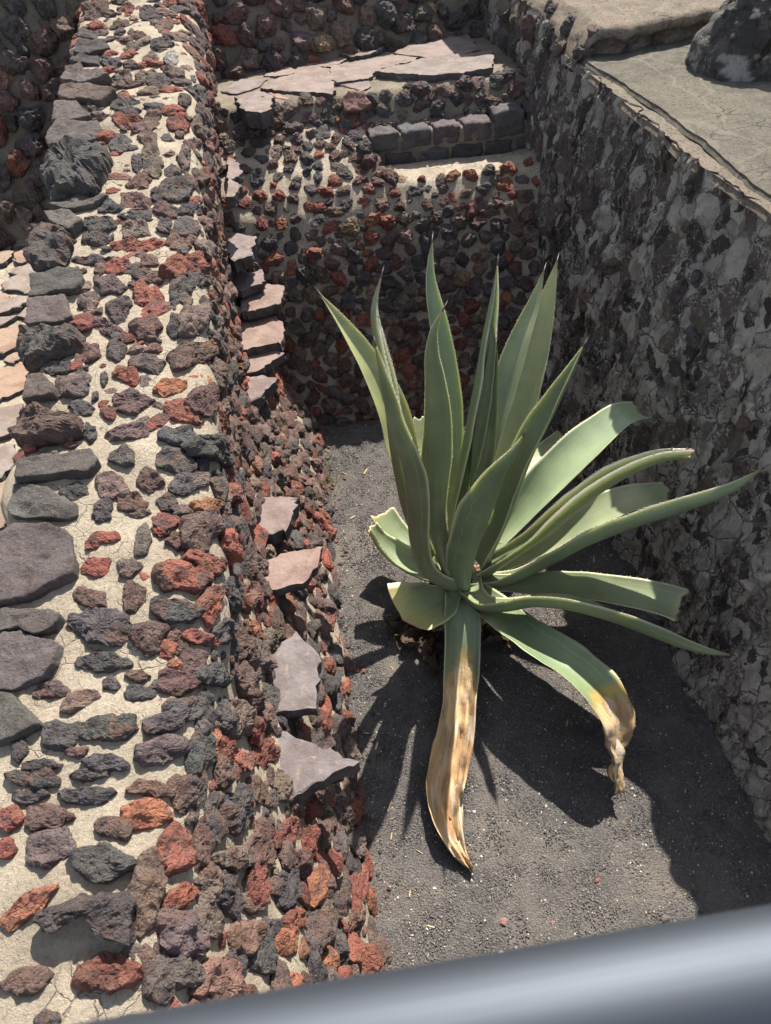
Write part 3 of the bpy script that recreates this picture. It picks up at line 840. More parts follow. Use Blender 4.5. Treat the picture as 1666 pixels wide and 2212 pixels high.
# ================================================================== PIT-END WALL (behind the plant)
def interp_profile(prof, n):
    S = np.array(prof); d = np.concatenate([[0], np.cumsum(np.linalg.norm(np.diff(S, axis=0), axis=1))])
    t = np.linspace(0, d[-1], n)
    return np.interp(t, d, S[:, 0]), np.interp(t, d, S[:, 1])
rows = []
for X in np.linspace(-.55, 2.05, 110):
    w = np.clip((X-.74)/.06, 0, 1)
    yb = 4.36-.125*X
    A = [(yb-.02, -.06), (yb, 0), (4.83, 1.10-.03*X), (4.95, 1.27), (5.06, 1.385)]
    Lp = [(5.25, 1.50), (5.56, 1.64), (5.62, 1.66)]
    Rp = [(5.34, 1.405), (5.365, 1.39), (5.375, 1.25)]
    prof = A + [(a[0]*(1-w)+b[0]*w, a[1]*(1-w)+b[1]*w) for a, b in zip(Lp, Rp)]
    y, z = interp_profile(prof, 84)
    rows.append(np.column_stack([np.full(84, X), y, z]))
BP = Patch(np.array(rows))
if BP.N[50, 20].dot([0, -1, .4]) < 0: BP = Patch(np.array(rows), True)
bv = BP.displaced(.014, 6, 21)
back_wall = link('sloping_wall', mesh('sloping_wall', bv, BP.F), MORTAR)
tag(back_wall, 'sloping rubble wall closing the pit behind the agave, studded with small dark and red lava stones', 'stone wall')
def acc_back(p, n):
    if p[0] > .78 and p[1] > 5.10: return False
    return True
slope_pack = Packer()
fill_stones(back_wall, BP, (.026, .052), {'k': 3.5, 'b': 3, 'd': 3, 'r': 2.6, 'p': 1, 'o': .5, 't': .3}, 9000, slope_pack, k=.94, sink=-.05, limit=150,
            accept=lambda p, n: n[2] > .60 and acc_back(p, n), aspect=(1.0, 1.5), thick=(.55, .8))
fill_stones(back_wall, BP, (.024, .054), {'k': 4, 'b': 3, 'd': 3, 'r': 1.8, 'p': 1, 'o': .3, 't': .25}, 30000, slope_pack, k=.96, sink=.26, limit=150, accept=lambda p, n: n[2] <= .60 and acc_back(p, n), aspect=(1.0, 1.6), thick=(.6, .95))

# dark cut blocks beside it
blocks_root = bpy.data.objects.new('block_bench', None); COL.objects.link(blocks_root); blocks_root.location = (1.3, 5.3, 1.25)
tag(blocks_root, 'short bench of dark cut blocks in the shade beside the right wall', 'block wall')
bpy.context.view_layer.update()
def box_grid(x0, x1, y0, y1, z0, z1, seed, amp=.008, n=7, bev=.012):
    bm = bmesh.new(); bmesh.ops.create_cube(bm, size=1.0)
    bmesh.ops.subdivide_edges(bm, edges=bm.edges[:], cuts=n-2, use_grid_fill=True)
    V = np.array([v.co[:] for v in bm.verts]); F = [[v.index for v in f.verts] for f in bm.faces]; bm.free()
    S = np.array([x1-x0, y1-y0, z1-z0]); P = V*S
    R_ = np.minimum(S/2, bev*2.2)
    core = np.clip(P, -(S/2-R_), S/2-R_)
    dlt = (P-core)/R_
    ln = np.linalg.norm(dlt, axis=1, keepdims=True); mx = np.abs(dlt).max(1, keepdims=True)
    P = core + np.where(ln > 1e-6, dlt/np.maximum(ln, 1e-6)*mx, 0)*R_
    P = P + np.array([(x0+x1)/2, (y0+y1)/2, (z0+z1)/2])
    D = np.stack([fbm(P*14+seed, 3, k) for k in (1, 2, 3)], 1)*amp + np.stack([fbm(P*45+seed, 2, k) for k in (4, 5, 6)], 1)*amp*.45
    return P+D, F
V, F = box_grid(.78, 1.93, 5.390, 5.66, 1.2, 1.585, 3, .008, 16)
mo = link('mortar_bed', mesh('mortar_bed', V, F), MORTAR_SHADE, blocks_root); mo.matrix_parent_inverse = blocks_root.matrix_world.inverted()
for ci, (z0, z1) in enumerate([(1.22, 1.345), (1.36, 1.475), (1.49, 1.61)]):
    x = .76 + (.09 if ci == 1 else 0); k = 0
    while x < 1.9:
        w = random.uniform(.2, .27)
        x1 = min(x+w, 1.95)
        up = .05 if (ci == 2 and x > 1.5) else 0
        V, F = box_grid(x, x1-.016, 5.37+random.uniform(0, .014), 5.57, z0, z1+up, 10*ci+k, .011, 11, .010)
        o = link('cut_block', mesh('cut_block', V, F), CAPM, blocks_root); o.matrix_parent_inverse = blocks_root.matrix_world.inverted()
        o.color = (*pcol(random.choice('kkk'), .25), 1)  # darkest tint for every block, partly standing in for the shade there
        x = x1; k += 1

for (x, y, w, h, a, c) in [(818, 312, 40, 26, 0, 'g'), (832, 345, 46, 26, -5, 'b'), (845, 378, 40, 28, 10, 'd'), (800, 345, 34, 24, 0, 'd'), (815, 290, 34, 24, 10, 'b'), (790, 318, 34, 24, 0, 'k'), (850, 300, 30, 20, 0, 'b'), (822, 372, 30, 22, 0, 't')]:
    BBV = BVHTree.FromPolygons([tuple(v) for v in bv], [tuple(f) for f in BP.F]) if 'BBV' not in globals() else BBV
    placed_stone(back_wall, BBV, [(x+px, y+py) for px, py in blob_outline(w, h, a)], .06, pcol(c), rough=.8)
# ================================================================== TERRACE (riser and slab paving)
rows = []
for X in np.linspace(-.55, 2.1, 90):
    prof = [(5.56, 1.55), (5.565, 1.62), (5.69, 1.785), (5.73, 1.79), (6.0, 1.792), (7.2, 1.795)]
    y, z = interp_profile(prof, 50)
    rows.append(np.column_stack([np.full(50, X), y, z]))
TP = Patch(np.array(rows))
if TP.N[40, 45][2] < 0: TP = Patch(np.array(rows), True)
terrace = link('terrace', mesh('terrace', TP.displaced(.008, 7, 31), TP.F), MORTAR_SHADE)
tag(terrace, 'terrace above the pit, paved with broken pinkish slabs on a riser of dark stones', 'terrace')
TB = BVHTree.FromPolygons([tuple(v) for v in TP.V], [tuple(f) for f in TP.F])
tpack = Packer()
def tq(pts): return [(461+x*.4557, 32.5+y*.4557) for x, y in pts]
placed_stone(terrace, TB, tq([(610,405),(640,368),(710,365),(750,432),(700,455),(620,465)]), .07, PAL['q'], flat=True, rough=.8, mat=CAPM, packer=tpack, name='stone')
TS = [
 (.035, .05, (0.174,0.135,0.118), [(540,165),(770,95),(855,95),(840,135),(740,185),(650,195)]),
 (.05, .085, (0.158,0.129,0.118), [(765,262),(900,232),(985,203),(1330,165),(1326,245),(1180,270),(1020,284),(790,268)]),
 (.03, .05, (0.174,0.137,0.123), [(850,178),(1030,92),(1180,55),(1245,140),(1262,163),(1080,205),(960,192)]),
 (.02, .05, (0.174,0.135,0.120), [(545,240),(700,212),(860,190),(975,188),(960,212),(790,258),(740,298),(580,318)]),
 (.0, .06, (0.164,0.132,0.120), [(582,325),(738,297),(742,345),(700,358)]),
 (.02, .05, (0.179,0.140,0.125), [(215,345),(320,292),(500,245),(543,252),(570,300),(574,376),(480,362),(320,357)]),
 (.04, .11, (0.169,0.135,0.123), [(100,382),(210,355),(290,385),(272,440),(215,462),(130,445)]),
 (.012, .04, (0.195,0.142,0.118), [(230,285),(420,212),(640,193),(600,228),(430,268),(290,290)]),
 (.010, .04, (0.179,0.137,0.118), [(75,250),(270,215),(260,258),(150,283),(100,280)]),
 (.008, .04, (0.158,0.132,0.123), [(30,360),(130,300),(260,300),(205,343),(110,372)]),
 (-.01, .05, (0.222,0.142,0.100), [(250,368),(355,366),(360,398),(300,392)]),
]
for i, (dz, th, c, pts) in enumerate(TS):
    P = [at_z(x, y, 1.80+dz*.8) for x, y in tq(pts)]
    slab(terrace, P, th, c, 80+i)
    for k_ in range(len(P)): tpack.add(tuple(P[k_]), .03); tpack.add(tuple((P[k_]+P[k_-1])/2), .03)
fill_stones(terrace, TP, (.028, .062), {'k': 5, 'b': 2.5, 'd': 2, 'p': .6}, 9000, tpack, k=.88, sink=.2, accept=lambda p, n: p[2] < 1.788 and p[1] < 5.735, aspect=(1, 1.5))

# ================================================================== FAR WALL
rows = []
for X in np.linspace(-4.2, 2.3, 200):
    y0 = 6.45+.20*X
    z = np.linspace(.95, 4.2, 110)
    rows.append(np.column_stack([np.full(110, X), y0+(z-1.80)/1.58, z]))
FP = Patch(np.array(rows))
if FP.N[90, 20].dot([0, -1, .4]) < 0: FP = Patch(np.array(rows), True)
far_wall = link('far_wall', mesh('far_wall', FP.displaced(.015, 6, 41), FP.F), MORTAR_SHADE)
tag(far_wall, 'tall dark rubble wall across the top of the scene, rising behind the slab terrace and the left wall', 'stone wall')
fpack = Packer()
def acc_far(p, n):
    if p[0] > -1.0: return p[2] > 1.78
    return p[2] > 1.1
fill_stones(far_wall, FP, (.042, .085), {'k': 5, 'b': 3.4, 'd': 2.6, 'r': .7, 'p': .6, 't': .5}, 20000, fpack, k=.92, sink=.30, accept=acc_far, aspect=(1, 1.5), thick=(.75, 1.1))

# ================================================================== SIDE PAVING (left edge)
def sq(pts): return [(x*.3186, 461+y*.3186) for x, y in pts]
rows = np.stack(np.meshgrid(np.linspace(-4.2, -1.02, 60), np.linspace(.5, 6.2, 90), indexing='ij')+[np.full((60, 90), 1.06)], 2)
SP = Patch(rows)
if SP.N[5, 5][2] < 0: SP = Patch(rows, True)
side = link('side_paving', mesh('side_paving', SP.displaced(.008, 6, 51), SP.F), MORTAR)
tag(side, 'paving of tan slabs beyond the left wall', kind='structure')
SS = [
 [(-120,190),(0,178),(150,148),(95,215),(80,238),(0,243),(-120,260)], [(160,145),(205,130),(205,215),(100,222)], [(-90,260),(20,250),(90,252),(80,290),(20,335),(-90,345)],
 [(100,270),(210,225),(215,290),(150,330),(95,325)], [(50,405),(120,355),(225,310),(245,390),(130,412)], [(5,480),(100,415),(250,385),(255,470),(190,542),(130,520),(80,515),(30,520)],
 [(-80,540),(0,545),(55,552),(55,570),(0,582),(-80,585)], [(-80,600),(90,565),(200,552),(190,600),(60,655),(0,675),(-80,690)], [(120,690),(190,615),(200,680),(165,708)],
 [(-80,710),(40,695),(110,690),(60,730),(0,755),(-80,760)], [(-100,800),(40,775),(150,755),(120,900),(60,930),(0,950),(-100,955)], [(35,985),(90,945),(140,940),(130,985),(80,1020)],
 [(-100,1100),(60,1020),(130,990),(195,1070),(165,1190),(0,1258),(-100,1270)], [(-100,1330),(60,1305),(150,1285),(130,1400),(70,1490),(0,1515),(-100,1520)],
 [(-100,1590),(60,1570),(100,1560),(125,1700),(0,1785),(-100,1800)], [(-100,1850),(0,1830),(100,1785),(90,1900),(40,2130),(-100,2160)], [(-100,2190),(30,2150),(60,2150),(20,2260),(-100,2260)],
]
for i, pts in enumerate(SS):
    P = [at_z(x, y, 1.085+.006*(i % 4)) for x, y in sq(pts)]
    c = random.choice([(.23,.168,.13), (.20,.157,.135), (.25,.17,.125), (.20,.165,.145)])
    slab(side, P, .05, c, 120+i)

# ================================================================== RIGHT WALL
WY = np.linspace(-1.2, 7.4, 700); WZ = np.linspace(-.05, 2.03, 170)
def crest(Y): return 2.03+.02*(Y-2.5)/2 + .10*np.clip((Y-5.1)/.3, 0, 1)
rows = []
for Y in WY:
    z = WZ*crest(Y)/2.03
    x = 1.73+.133*z + .012*np.sin(Y*3.3)
    rows.append(np.column_stack([x, np.full(len(z), Y), z]))
RP = Patch(np.array(rows))
if RP.N[300, 80][0] > 0: RP = Patch(np.array(rows), True)
P0 = RP.V
warp = np.stack([fbm(P0*5+i*9, 3, 60+i) for i in range(3)], 1)*.06
q = (P0+warp)*np.array([1, 1, .68])
f1, f2, cid = voro(q*7.0, 5)
g1, g2, cid2 = voro(q*19, 15)
ed = f2-f1
lumpy = .038*(1-np.clip(f1/.75, 0, 1)**2)*(.35+cid) + .016*(1-np.clip(g1/.7, 0, 1)**2) + .024*fbm(P0*np.array([7, 7, 2.6]), 4, 70) + .007*fbm(P0*34, 3, 71)
RV = P0 + RP.N.reshape(-1, 3)*lumpy[:, None]
# colour of what is there: pale lime plaster, patches worn to dark stone, brown earth in the joints
big = fbm(P0*np.array([1.2, 1.2, .8])+3, 4, 80)
pl = np.array([.40, .355, .305]); stn = np.array([.075, .068, .066]); brn = np.array([.20, .15, .125]); wht = np.array([.40, .38, .35])
sel = cid + .35*big + .25*(P0[:, 1]-3.2)/3.0
tint = np.where((sel > .72)[:, None], stn, np.where((sel > .50)[:, None], brn, pl))
tint = np.where((cid2 > .80)[:, None] & (sel < .6)[:, None], wht*.75, tint)
rim = np.clip(1-ed/.16, 0, 1)*np.clip(.55+fbm(P0*7, 3, 83), 0, 1)
tint = tint*(1-rim[:, None]*.8) + wht*(rim[:, None]*.8)
right_wall = link('plastered_wall', mesh('plastered_wall', RV, RP.F, col=tint), PLASTERW)
tag(right_wall, 'tall weathered wall on the right in the shade, lime plaster flaking off dark stones', 'plastered wall')
rpack = Packer()
RP2 = Patch(RV.reshape(RP.G.shape)); 
if RP2.N[300, 80][0] > 0: RP2 = Patch(RV.reshape(RP.G.shape), True)
RP2.N = RP.N
fill_stones(right_wall, RP2, (.03, .075), {'k': 5, 'b': 2, 'd': .8, 'g': 3}, 300, rpack, k=1.2, limit=200, sink=-.66, aspect=(1.2, 2.2), thick=(.35, .5),
            weight=None, accept=lambda p, n: .08 < p[2] < 1.93 and p[1] > .2 and random.random() < (.75 if p[1] > 2.7 else .3))

# platform on top of it, its worn layers
def jag_sheet(name, xedge, amp, freq, z, th, seed, mat, y0=-1.0, y1=7.4, x1=7.0, ny=420, nx=40, zamp=.006):
    ys = np.linspace(y0, y1, ny)
    rows = []
    for yv in ys:
        xe = xedge(yv) + amp*float(fbm(np.array([[yv*freq, seed*1.3, 0]]), 4, seed)[0])
        t = np.linspace(0, 1, nx)**2.2
        xs = xe + (x1-xe)*t
        xs = np.concatenate([[xe-.012, xe-.004, xe+.004], xs[1:]])
        zz = z(yv) + np.zeros(len(xs)); zz[0] -= th; zz[1] -= th*.55; zz[2] -= th*.1
        rows.append(np.column_stack([xs, np.full(len(xs), yv), zz]))
    Gd = np.array(rows); sh = Gd.shape
    V = Gd.reshape(-1, 3)
    V[:, 2] += zamp*fbm(V*np.array([3, 3, 0])+seed, 4, seed)
    F = grid_faces(sh[0], sh[1])
    me = mesh(name, V, F)
    nz = np.zeros(len(me.polygons)*3); me.polygons.foreach_get('normal', nz)
    if nz.reshape(-1, 3)[:, 2].mean() < 0: me.flip_normals()
    return me
def wallx(y): return 1.73+.133*crest(y)+.012*np.sin(y*3.3)
plat = link('platform', jag_sheet('platform', lambda y: wallx(y)-.022, .014, 3.0, lambda y: crest(y)-.005 if y < 5.0 else crest(5.0), .03, 7, PAVE_P), PAVE_P)
tag(plat, 'platform on top of the right wall', kind='structure')
top = link('screed', jag_sheet('screed', lambda y: wallx(y)+.055+.025*np.sin(y*2.3), .018, 3.4, lambda y: 2.033+.02*(y-2.5)/2, .022, 13, PAVE), PAVE, plat)
top.location.z = .014

# raised step across the platform
def stepline(x): return 4.80+.27*(x-2.2)
st_v = []
nx, nz_ = 150, 34
xs = np.concatenate([np.linspace(1.97, 2.4, 60), np.linspace(2.41, 6.0, nx-60)])
prof = [(0.0, -.03), (.045, .03), (.05, .085), (-.02, .10), (-.035, .115), (-.035, .15), (-.015, .168), (.05, .172), (.3, .18), (1.2, .185), (3.0, .19)]
py, pz = interp_profile(prof, 60)
rows = []
for X in xs:
    brk = .16*max(0, 1-(X-2.0)/.5)
    j = .05*float(fbm(np.array([[X*3.1, 1, 0]]), 4, 5)[0])
    rise = np.clip((X-1.97)/.16, 0, 1)**.6
    rows.append(np.column_stack([np.full(60, X), stepline(X)+brk+j+py, 2.03+(pz+.025)*rise]))
STP = Patch(np.array(rows))
if STP.N[80, 50][2] < 0: STP = Patch(np.array(rows), True)
stv = STP.displaced(.013, 11, 91)
step = link('raised_step', mesh('raised_step', stv, STP.F), PAVE_P)
tag(step, 'low broken step with a pinkish worn edge across the platform at upper right', 'step')
fill_stones(step, STP, (.03, .07), {'k': 4, 'b': 3, 'd': 2, 'g': 2}, 900, Packer(), k=1.0, sink=.3, limit=80,
            accept=lambda p, n: (p[2] < 2.2 and p[0] < 2.42) or (p[2] < 2.13 and random.random() < .5))

# conical mound of rubble and plaster on the platform
nu, nv = 96, 44
rows = []
for i in range(nu+1):
    a = 2*pi*i/nu
    r_, z_ = interp_profile([(.33, -.04), (.325, .03), (.27, .16), (.21, .28), (.15, .36), (.07, .39), (.001, .40)], nv)
    rows.append(np.column_stack([r_*cos(a)*1.12, r_*sin(a), z_]))
Gm = np.array(rows)
cm = at_z(1655, 170, 2.06); cm = np.array([cm[0]+.06, cm[1]+.27, 2.06])
Pm = Gm.reshape(-1, 3)
nrm = Pm*np.array([1, 1, .0]); nrm /= np.maximum(np.linalg.norm(nrm, axis=1, keepdims=True), .05); nrm[:, 2] += .5
rgh = .030*fbm(Pm*7+cm, 4, 95) + np.clip((Pm[:, 2]-.2)/.2, 0, 1)*.06*fbm(Pm*14, 4, 96)
Pm = Pm + nrm*rgh[:, None] + cm
Pm = Pm.reshape(nu+1, nv, 3); Pm[-1] = Pm[0]; Pm = Pm.reshape(-1, 3)
mz = Pm[:, 2]-cm[2]
mt = np.where((fbm(Pm*9, 4, 97) > .25)[:, None] & (mz < .12)[:, None], wht*.9, np.where((fbm(Pm*6, 4, 98) > 0)[:, None], np.array([.13, .125, .115]), np.array([.075, .07, .066])))
mme = mesh('plaster_mound', Pm, grid_faces(nu+1, nv), col=mt)
bm = bmesh.new(); bm.from_mesh(mme); bmesh.ops.remove_doubles(bm, verts=bm.verts, dist=.0005); bmesh.ops.recalc_face_normals(bm, faces=bm.faces); bm.to_mesh(mme); bm.free()
mound = link('plaster_mound', mme, PLASTERM)
tag(mound, 'grey conical stump of rubble and plaster on the platform at the upper right corner', 'stone stump')

# upper tier, out of the picture behind the far right corner: its shade falls on the slabs
V, F = box_grid(2.06, 6.5, 6.95, 10.5, 1.9, 3.2, 5, .02, 14)
ut = link('upper_tier', mesh('upper_tier', V, F), PAVE_P)
tag(ut, 'upper tier of the platform beyond the far right corner', 'stone tier')

# ================================================================== AGAVE
BASE = np.array([.665, 2.50, 0.0])
agave = bpy.data.objects.new('agave_plant', None); COL.objects.link(agave); agave.location = BASE
tag(agave, 'large grey green agave with toothed leaves, some dry at the end, on dark gravel', 'agave')
bpy.context.view_layer.update()
AINV = Matrix.Translation(-Vector(BASE))
def catmull(P, n):
    P = np.asarray(P, float)
    d = np.concatenate([[0], np.cumsum(np.sqrt(np.linalg.norm(np.diff(P, axis=0), axis=1)+1e-9))])
    T = np.linspace(0, d[-1], n)
    m = np.gradient(P, d, axis=0)
    k = np.clip(np.searchsorted(d, T, 'right')-1, 0, len(P)-2)
    h = (d[k+1]-d[k])[:, None]; t = ((T-d[k])/(d[k+1]-d[k]))[:, None]
    return (2*t**3-3*t**2+1)*P[k]+(t**3-2*t**2+t)*h*m[k]+(-2*t**3+3*t**2)*P[k+1]+(t**3-t**2)*h*m[k+1]
GREEN = np.array([.150, .190, .104]); GREEND = np.array([.13, .15, .078]); YEL = np.array([.40, .37, .15]); TAN = np.array([.48, .345, .19]); PALE = np.array([.52, .50, .33]); BROWN = np.array([.20, .11, .06])
def leaf(pts, wid, phi=None, curl=(.55, .45, .5), twist=(0, 0), tip='point', dry=None, yellow=0.0, tone=1.0, seed=1, spine=True, wave=0.0, thick=.022, yellow_end=0.0, wl=None):
    """pts: (x, y, Y[, 'z']) along the mid-rib from tip to base; wid: metres at base, widest, near tip"""
    raw = []
    for p in pts:
        raw.append(at_z(p[0], p[1], p[2]) if len(p) > 3 else (at_y(p[0], p[1], p[2]) if p[2] is not None else None))
    # fill missing depths by linear change along the rib
    idx = [i for i, r in enumerate(raw) if r is not None]
    Ys = np.interp(range(len(pts)), idx, [raw[i][1] for i in idx])
    cum = np.concatenate([[0], np.cumsum([sqrt((pts[i+1][0]-pts[i][0])**2+(pts[i+1][1]-pts[i][1])**2) for i in range(len(pts)-1)])])
    Ys = np.interp(cum, cum[idx], [raw[i][1] for i in idx])
    raw = [r if r is not None else at_y(pts[i][0], pts[i][1], Ys[i]) for i, r in enumerate(raw)]
    C = catmull(raw[::-1], 64)                    # base -> tip
    n = len(C)
    d = np.concatenate([[0], np.cumsum(np.linalg.norm(np.diff(C, axis=0), axis=1))]); L = d[-1]
    s = d/L
    T = np.gradient(C, d, axis=0); T /= np.linalg.norm(T, axis=1, keepdims=True)
    if phi is None:
        hv = C[-1]-C[0]; phi = (hv[0], hv[1])
    ph = np.array([phi[0], phi[1], 0.0]); ph /= np.linalg.norm(ph)
    wv = np.array([-ph[1], ph[0], 0.0])
    W = wv[None]-T*(T@wv)[:, None]; W /= np.linalg.norm(W, axis=1, keepdims=True)
    N = np.cross(T, W)
    ref = np.array([0, 0, 1.0])-.9*ph
    if np.sum(N@ref) < 0: N = -N; W = -W
    tw = np.radians(np.interp(s, [0, 1], twist))
    W, N = W*np.cos(tw)[:, None]+N*np.sin(tw)[:, None], -W*np.sin(tw)[:, None]+N*np.cos(tw)[:, None]
    wb, wm, we = wid
    if tip == 'point':
        w = np.interp(s, [0, .10, .30, .50, .68, .82, .92, .97, 1.0], [wb, wb*.82, .5*(wb*.8+wm), wm, wm*.86, wm*.60, wm*.30, wm*.13, .004])
    else:
        w = np.interp(s, [0, .12, .4, .7, 1.0], [wb, wb*.85, wm, wm*.98, we])
    if wl is not None: w = np.interp(s, wl[0], wl[1])
    w = w*1.08
    for _ in range(3): w[1:-1] = (w[:-2]+2*w[1:-1]+w[2:])/4
    ca = np.interp(s, [0, .5, 1], curl)
    m = 17
    u = np.linspace(-1, 1, m)
    rs = np.random.default_rng(seed)
    Vt, Vb, UV, S2 = [], [], [], []
    wob1 = fbm(np.column_stack([d*3.0, np.full(n, seed*1.7), np.zeros(n)]), 3, seed)
    wob2 = fbm(np.column_stack([d*3.0, np.full(n, seed*2.9+50), np.zeros(n)]), 3, seed+1)
    for i in range(n):
        a = ca[i]*1.5
        rad = (w[i]/2)/max(a, .05)
        ang = u*a
        lat = rad*np.sin(ang); hgt = rad*(1-np.cos(ang))
        wav = (wave+.05)*w[i]*(np.where(u > 0, wob1[i], wob2[i]))*np.abs(u)**2.2
        hgt = hgt + wav
        th = (thick*(1-.75*s[i])+.003)*np.clip(1-np.abs(u)**2.5, 0, 1)*min(1, w[i]/.06) + .0012
        if s[i] < .2: th = th*(1+1.2*(1-s[i]/.2)*(1-np.abs(u)**2))
        cut = 0
        P = C[i]+W[i]*lat[:, None]+N[i]*hgt[:, None]
        Vt.append(P); Vb.append(P-N[i]*th[:, None])
        UV.append(np.column_stack([u*w[i], np.full(m, d[i]), u])); S2.append(np.column_stack([u, np.full(m, s[i])]))
    if tip == 'torn':                              # ragged truncated end
        for r in range(1, 5):
            off = .02*fbm(np.column_stack([u*2.2, np.full(m, seed), np.zeros(m)]), 3, seed)*(5-r)/4
            Vt[-r] = Vt[-r]+T[-1]*off[:, None]; Vb[-r] = Vb[-r]+T[-1]*off[:, None]
    Vt, Vb = np.array(Vt), np.array(Vb)
    V = np.vstack([Vt.reshape(-1, 3), Vb.reshape(-1, 3)])
    F = []
    for i in range(n-1):
        for j in range(m-1):
            a0 = i*m+j
            F.append((a0, a0+1, a0+m+1, a0+m)); F.append((a0+n*m, a0+m+n*m, a0+m+1+n*m, a0+1+n*m))
        a0 = i*m; F.append((a0, a0+m, a0+m+n*m, a0+n*m))
        a0 = i*m+m-1; F.append((a0, a0+n*m, a0+m+n*m, a0+m))
    i = (n-1)*m
    for j in range(m-1): F.append((i+j, i+j+1, i+j+1+n*m, i+j+n*m))
    S2 = np.vstack(S2*2); UV = np.vstack(UV*2)
    uu, ss = S2[:, 0], S2[:, 1]
    nz = fbm(V*7, 3, seed+5)
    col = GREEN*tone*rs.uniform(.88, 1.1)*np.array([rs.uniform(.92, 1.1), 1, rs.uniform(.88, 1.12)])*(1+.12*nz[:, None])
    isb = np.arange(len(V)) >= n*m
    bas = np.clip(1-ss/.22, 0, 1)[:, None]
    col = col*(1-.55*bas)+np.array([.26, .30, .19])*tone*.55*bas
    if yellow: 
        yy = np.clip(yellow*(.6+.6*nz)*np.clip(1.15-np.abs(uu)*.3, 0, 1), 0, 1)[:, None]; col = col*(1-yy)+YEL*yy
    if yellow_end:
        yy = np.clip((ss-.45)/.4, 0, 1)*np.clip(yellow_end*(.8+.5*nz), 0, 1); yy = yy[:, None]; col = col*(1-yy)+YEL*yy
    mg = np.clip((np.abs(uu)-.93)/.07, 0, 1)[:, None]
    col = col*(1-.75*mg)+PALE*.75*mg
    if tip == 'torn':
        e = (.3 if seed not in (12, 20, 21, 23) else 1)*np.clip((ss-.965)/.03+.4*nz, 0, 1)[:, None]*np.clip((ss-.94)/.03, 0, 1)[:, None]; col = col*(1-e)+TAN*e
    else:
        e = np.clip((ss-.95)/.04, 0, 1)[:, None]; col = col*(1-e)+BROWN*e
    mi = None
    if dry is not None:
        fr = ss + .05*fbm(np.column_stack([uu*2.0, np.full(len(uu), seed), ss*3]), 3, seed) - .05*np.abs(uu)*0 + (.03*np.cos(uu*3))
        e = np.clip((fr-dry)/.014, 0, 1)[:, None]
        halo = np.clip(1-np.abs(fr-dry+.018)/.035, 0, 1)[:, None]
        col = col*(1-.8*halo)+np.array([.42, .26, .05])*.8*halo
        streak = fbm(np.column_stack([uu*3.2, ss*4, np.full(len(uu), seed)]), 4, seed+8)
        tanc = TAN*(1+.25*streak[:, None])
        bk = np.clip((streak-.12)/.25, 0, 1)[:, None]*.75
        tanc = tanc*(1-bk)+BROWN*bk
        wk = np.clip((fbm(np.column_stack([uu*5, ss*9, np.full(len(uu), seed+3)]), 4, seed+9)-.42)/.2, 0, 1)[:, None]*.7
        tanc = tanc*(1-wk)+np.array([.47, .43, .38])*wk
        col = col*(1-e)+tanc*e
        mi = []
        for f in F: mi.append(1 if np.mean([fr[v] for v in f]) > dry+.01 else 0)
        crk = np.clip((fr-dry-.02)/.1, 0, 1)
        V = V + (N[np.minimum((np.arange(len(V)) % (n*m))//m, n-1)])*(crk*.010*np.sin(uu*7+5*ss+seed))[:, None] + (N[np.minimum((np.arange(len(V)) % (n*m))//m, n-1)])*(crk*.028*fbm(np.column_stack([uu*3.5, ss*16, np.full(len(uu), seed*1.0)]), 3, seed+4))[:, None]
    # marginal teeth
    nb = len(V); VT, FT, CT, UT = [], [], [], []
    dist = .05*L; k = nb
    while dist < L*(.93 if tip == 'point' else .99):
        i = min(n-2, int(np.searchsorted(d, dist)))
        for side in (0, m-1):
            if rs.random() < .1: continue
            p = V[i*m+side]; inn = V[i*m+(1 if side == 0 else m-2)]
            o_ = (p-inn); o_ /= max(np.linalg.norm(o_), 1e-6)
            sz = rs.uniform(.0038, .0075)
            t = T[i]
            VT += [p-t*sz*.55-o_*.002, p+t*sz*.55-o_*.002, p+o_*sz+t*sz*.25, p-N[i]*sz*.5-o_*.002]
            FT += [(k, k+1, k+2), (k+1, k+3, k+2), (k+3, k, k+2)]; k += 4
            CT += [PALE*.6, PALE*.6, BROWN*.6, PALE*.6]; UT += [(0, 0, 0)]*4
        dist += rs.uniform(.02, .032)
    if VT:
        V = np.vstack([V, VT]); F = F+FT; col = np.vstack([col, CT]); UV = np.vstack([UV, UT])
        if mi is not None: mi += [0]*len(FT)
    V[:, 2] = np.maximum(V[:, 2], .006)
    V = V-BASE
    me = mesh('leaf', V, F, col=np.clip(col, .01, .9), mi=mi)
    at = me.attributes.new('leafuv', 'FLOAT_VECTOR', 'POINT'); at.data.foreach_set('vector', np.asarray(UV, np.float32).ravel())
    me.materials.append(LEAF)
    if dry is not None: me.materials.append(DRY)
    o = link('leaf', me, None, agave)
    if dry is not None: o['label'] = 'leaf whose outer end has dried to a crisp tan'
    if tip == 'point' and spine:
        t = T[-1]; b0 = C[-1]-t*.012-BASE
        e1, e2, _ = basis(t); e1, e2 = np.array(e1), np.array(e2)
        sv = [b0+.0042*(e1*cos(a)+e2*sin(a)) for a in np.linspace(0, 2*pi, 6, endpoint=False)]+[b0+t*.05]
        so = link('spine', mesh('spine', sv, [(i, (i+1) % 6, 6) for i in range(6)]), SPINE, o)
    return o

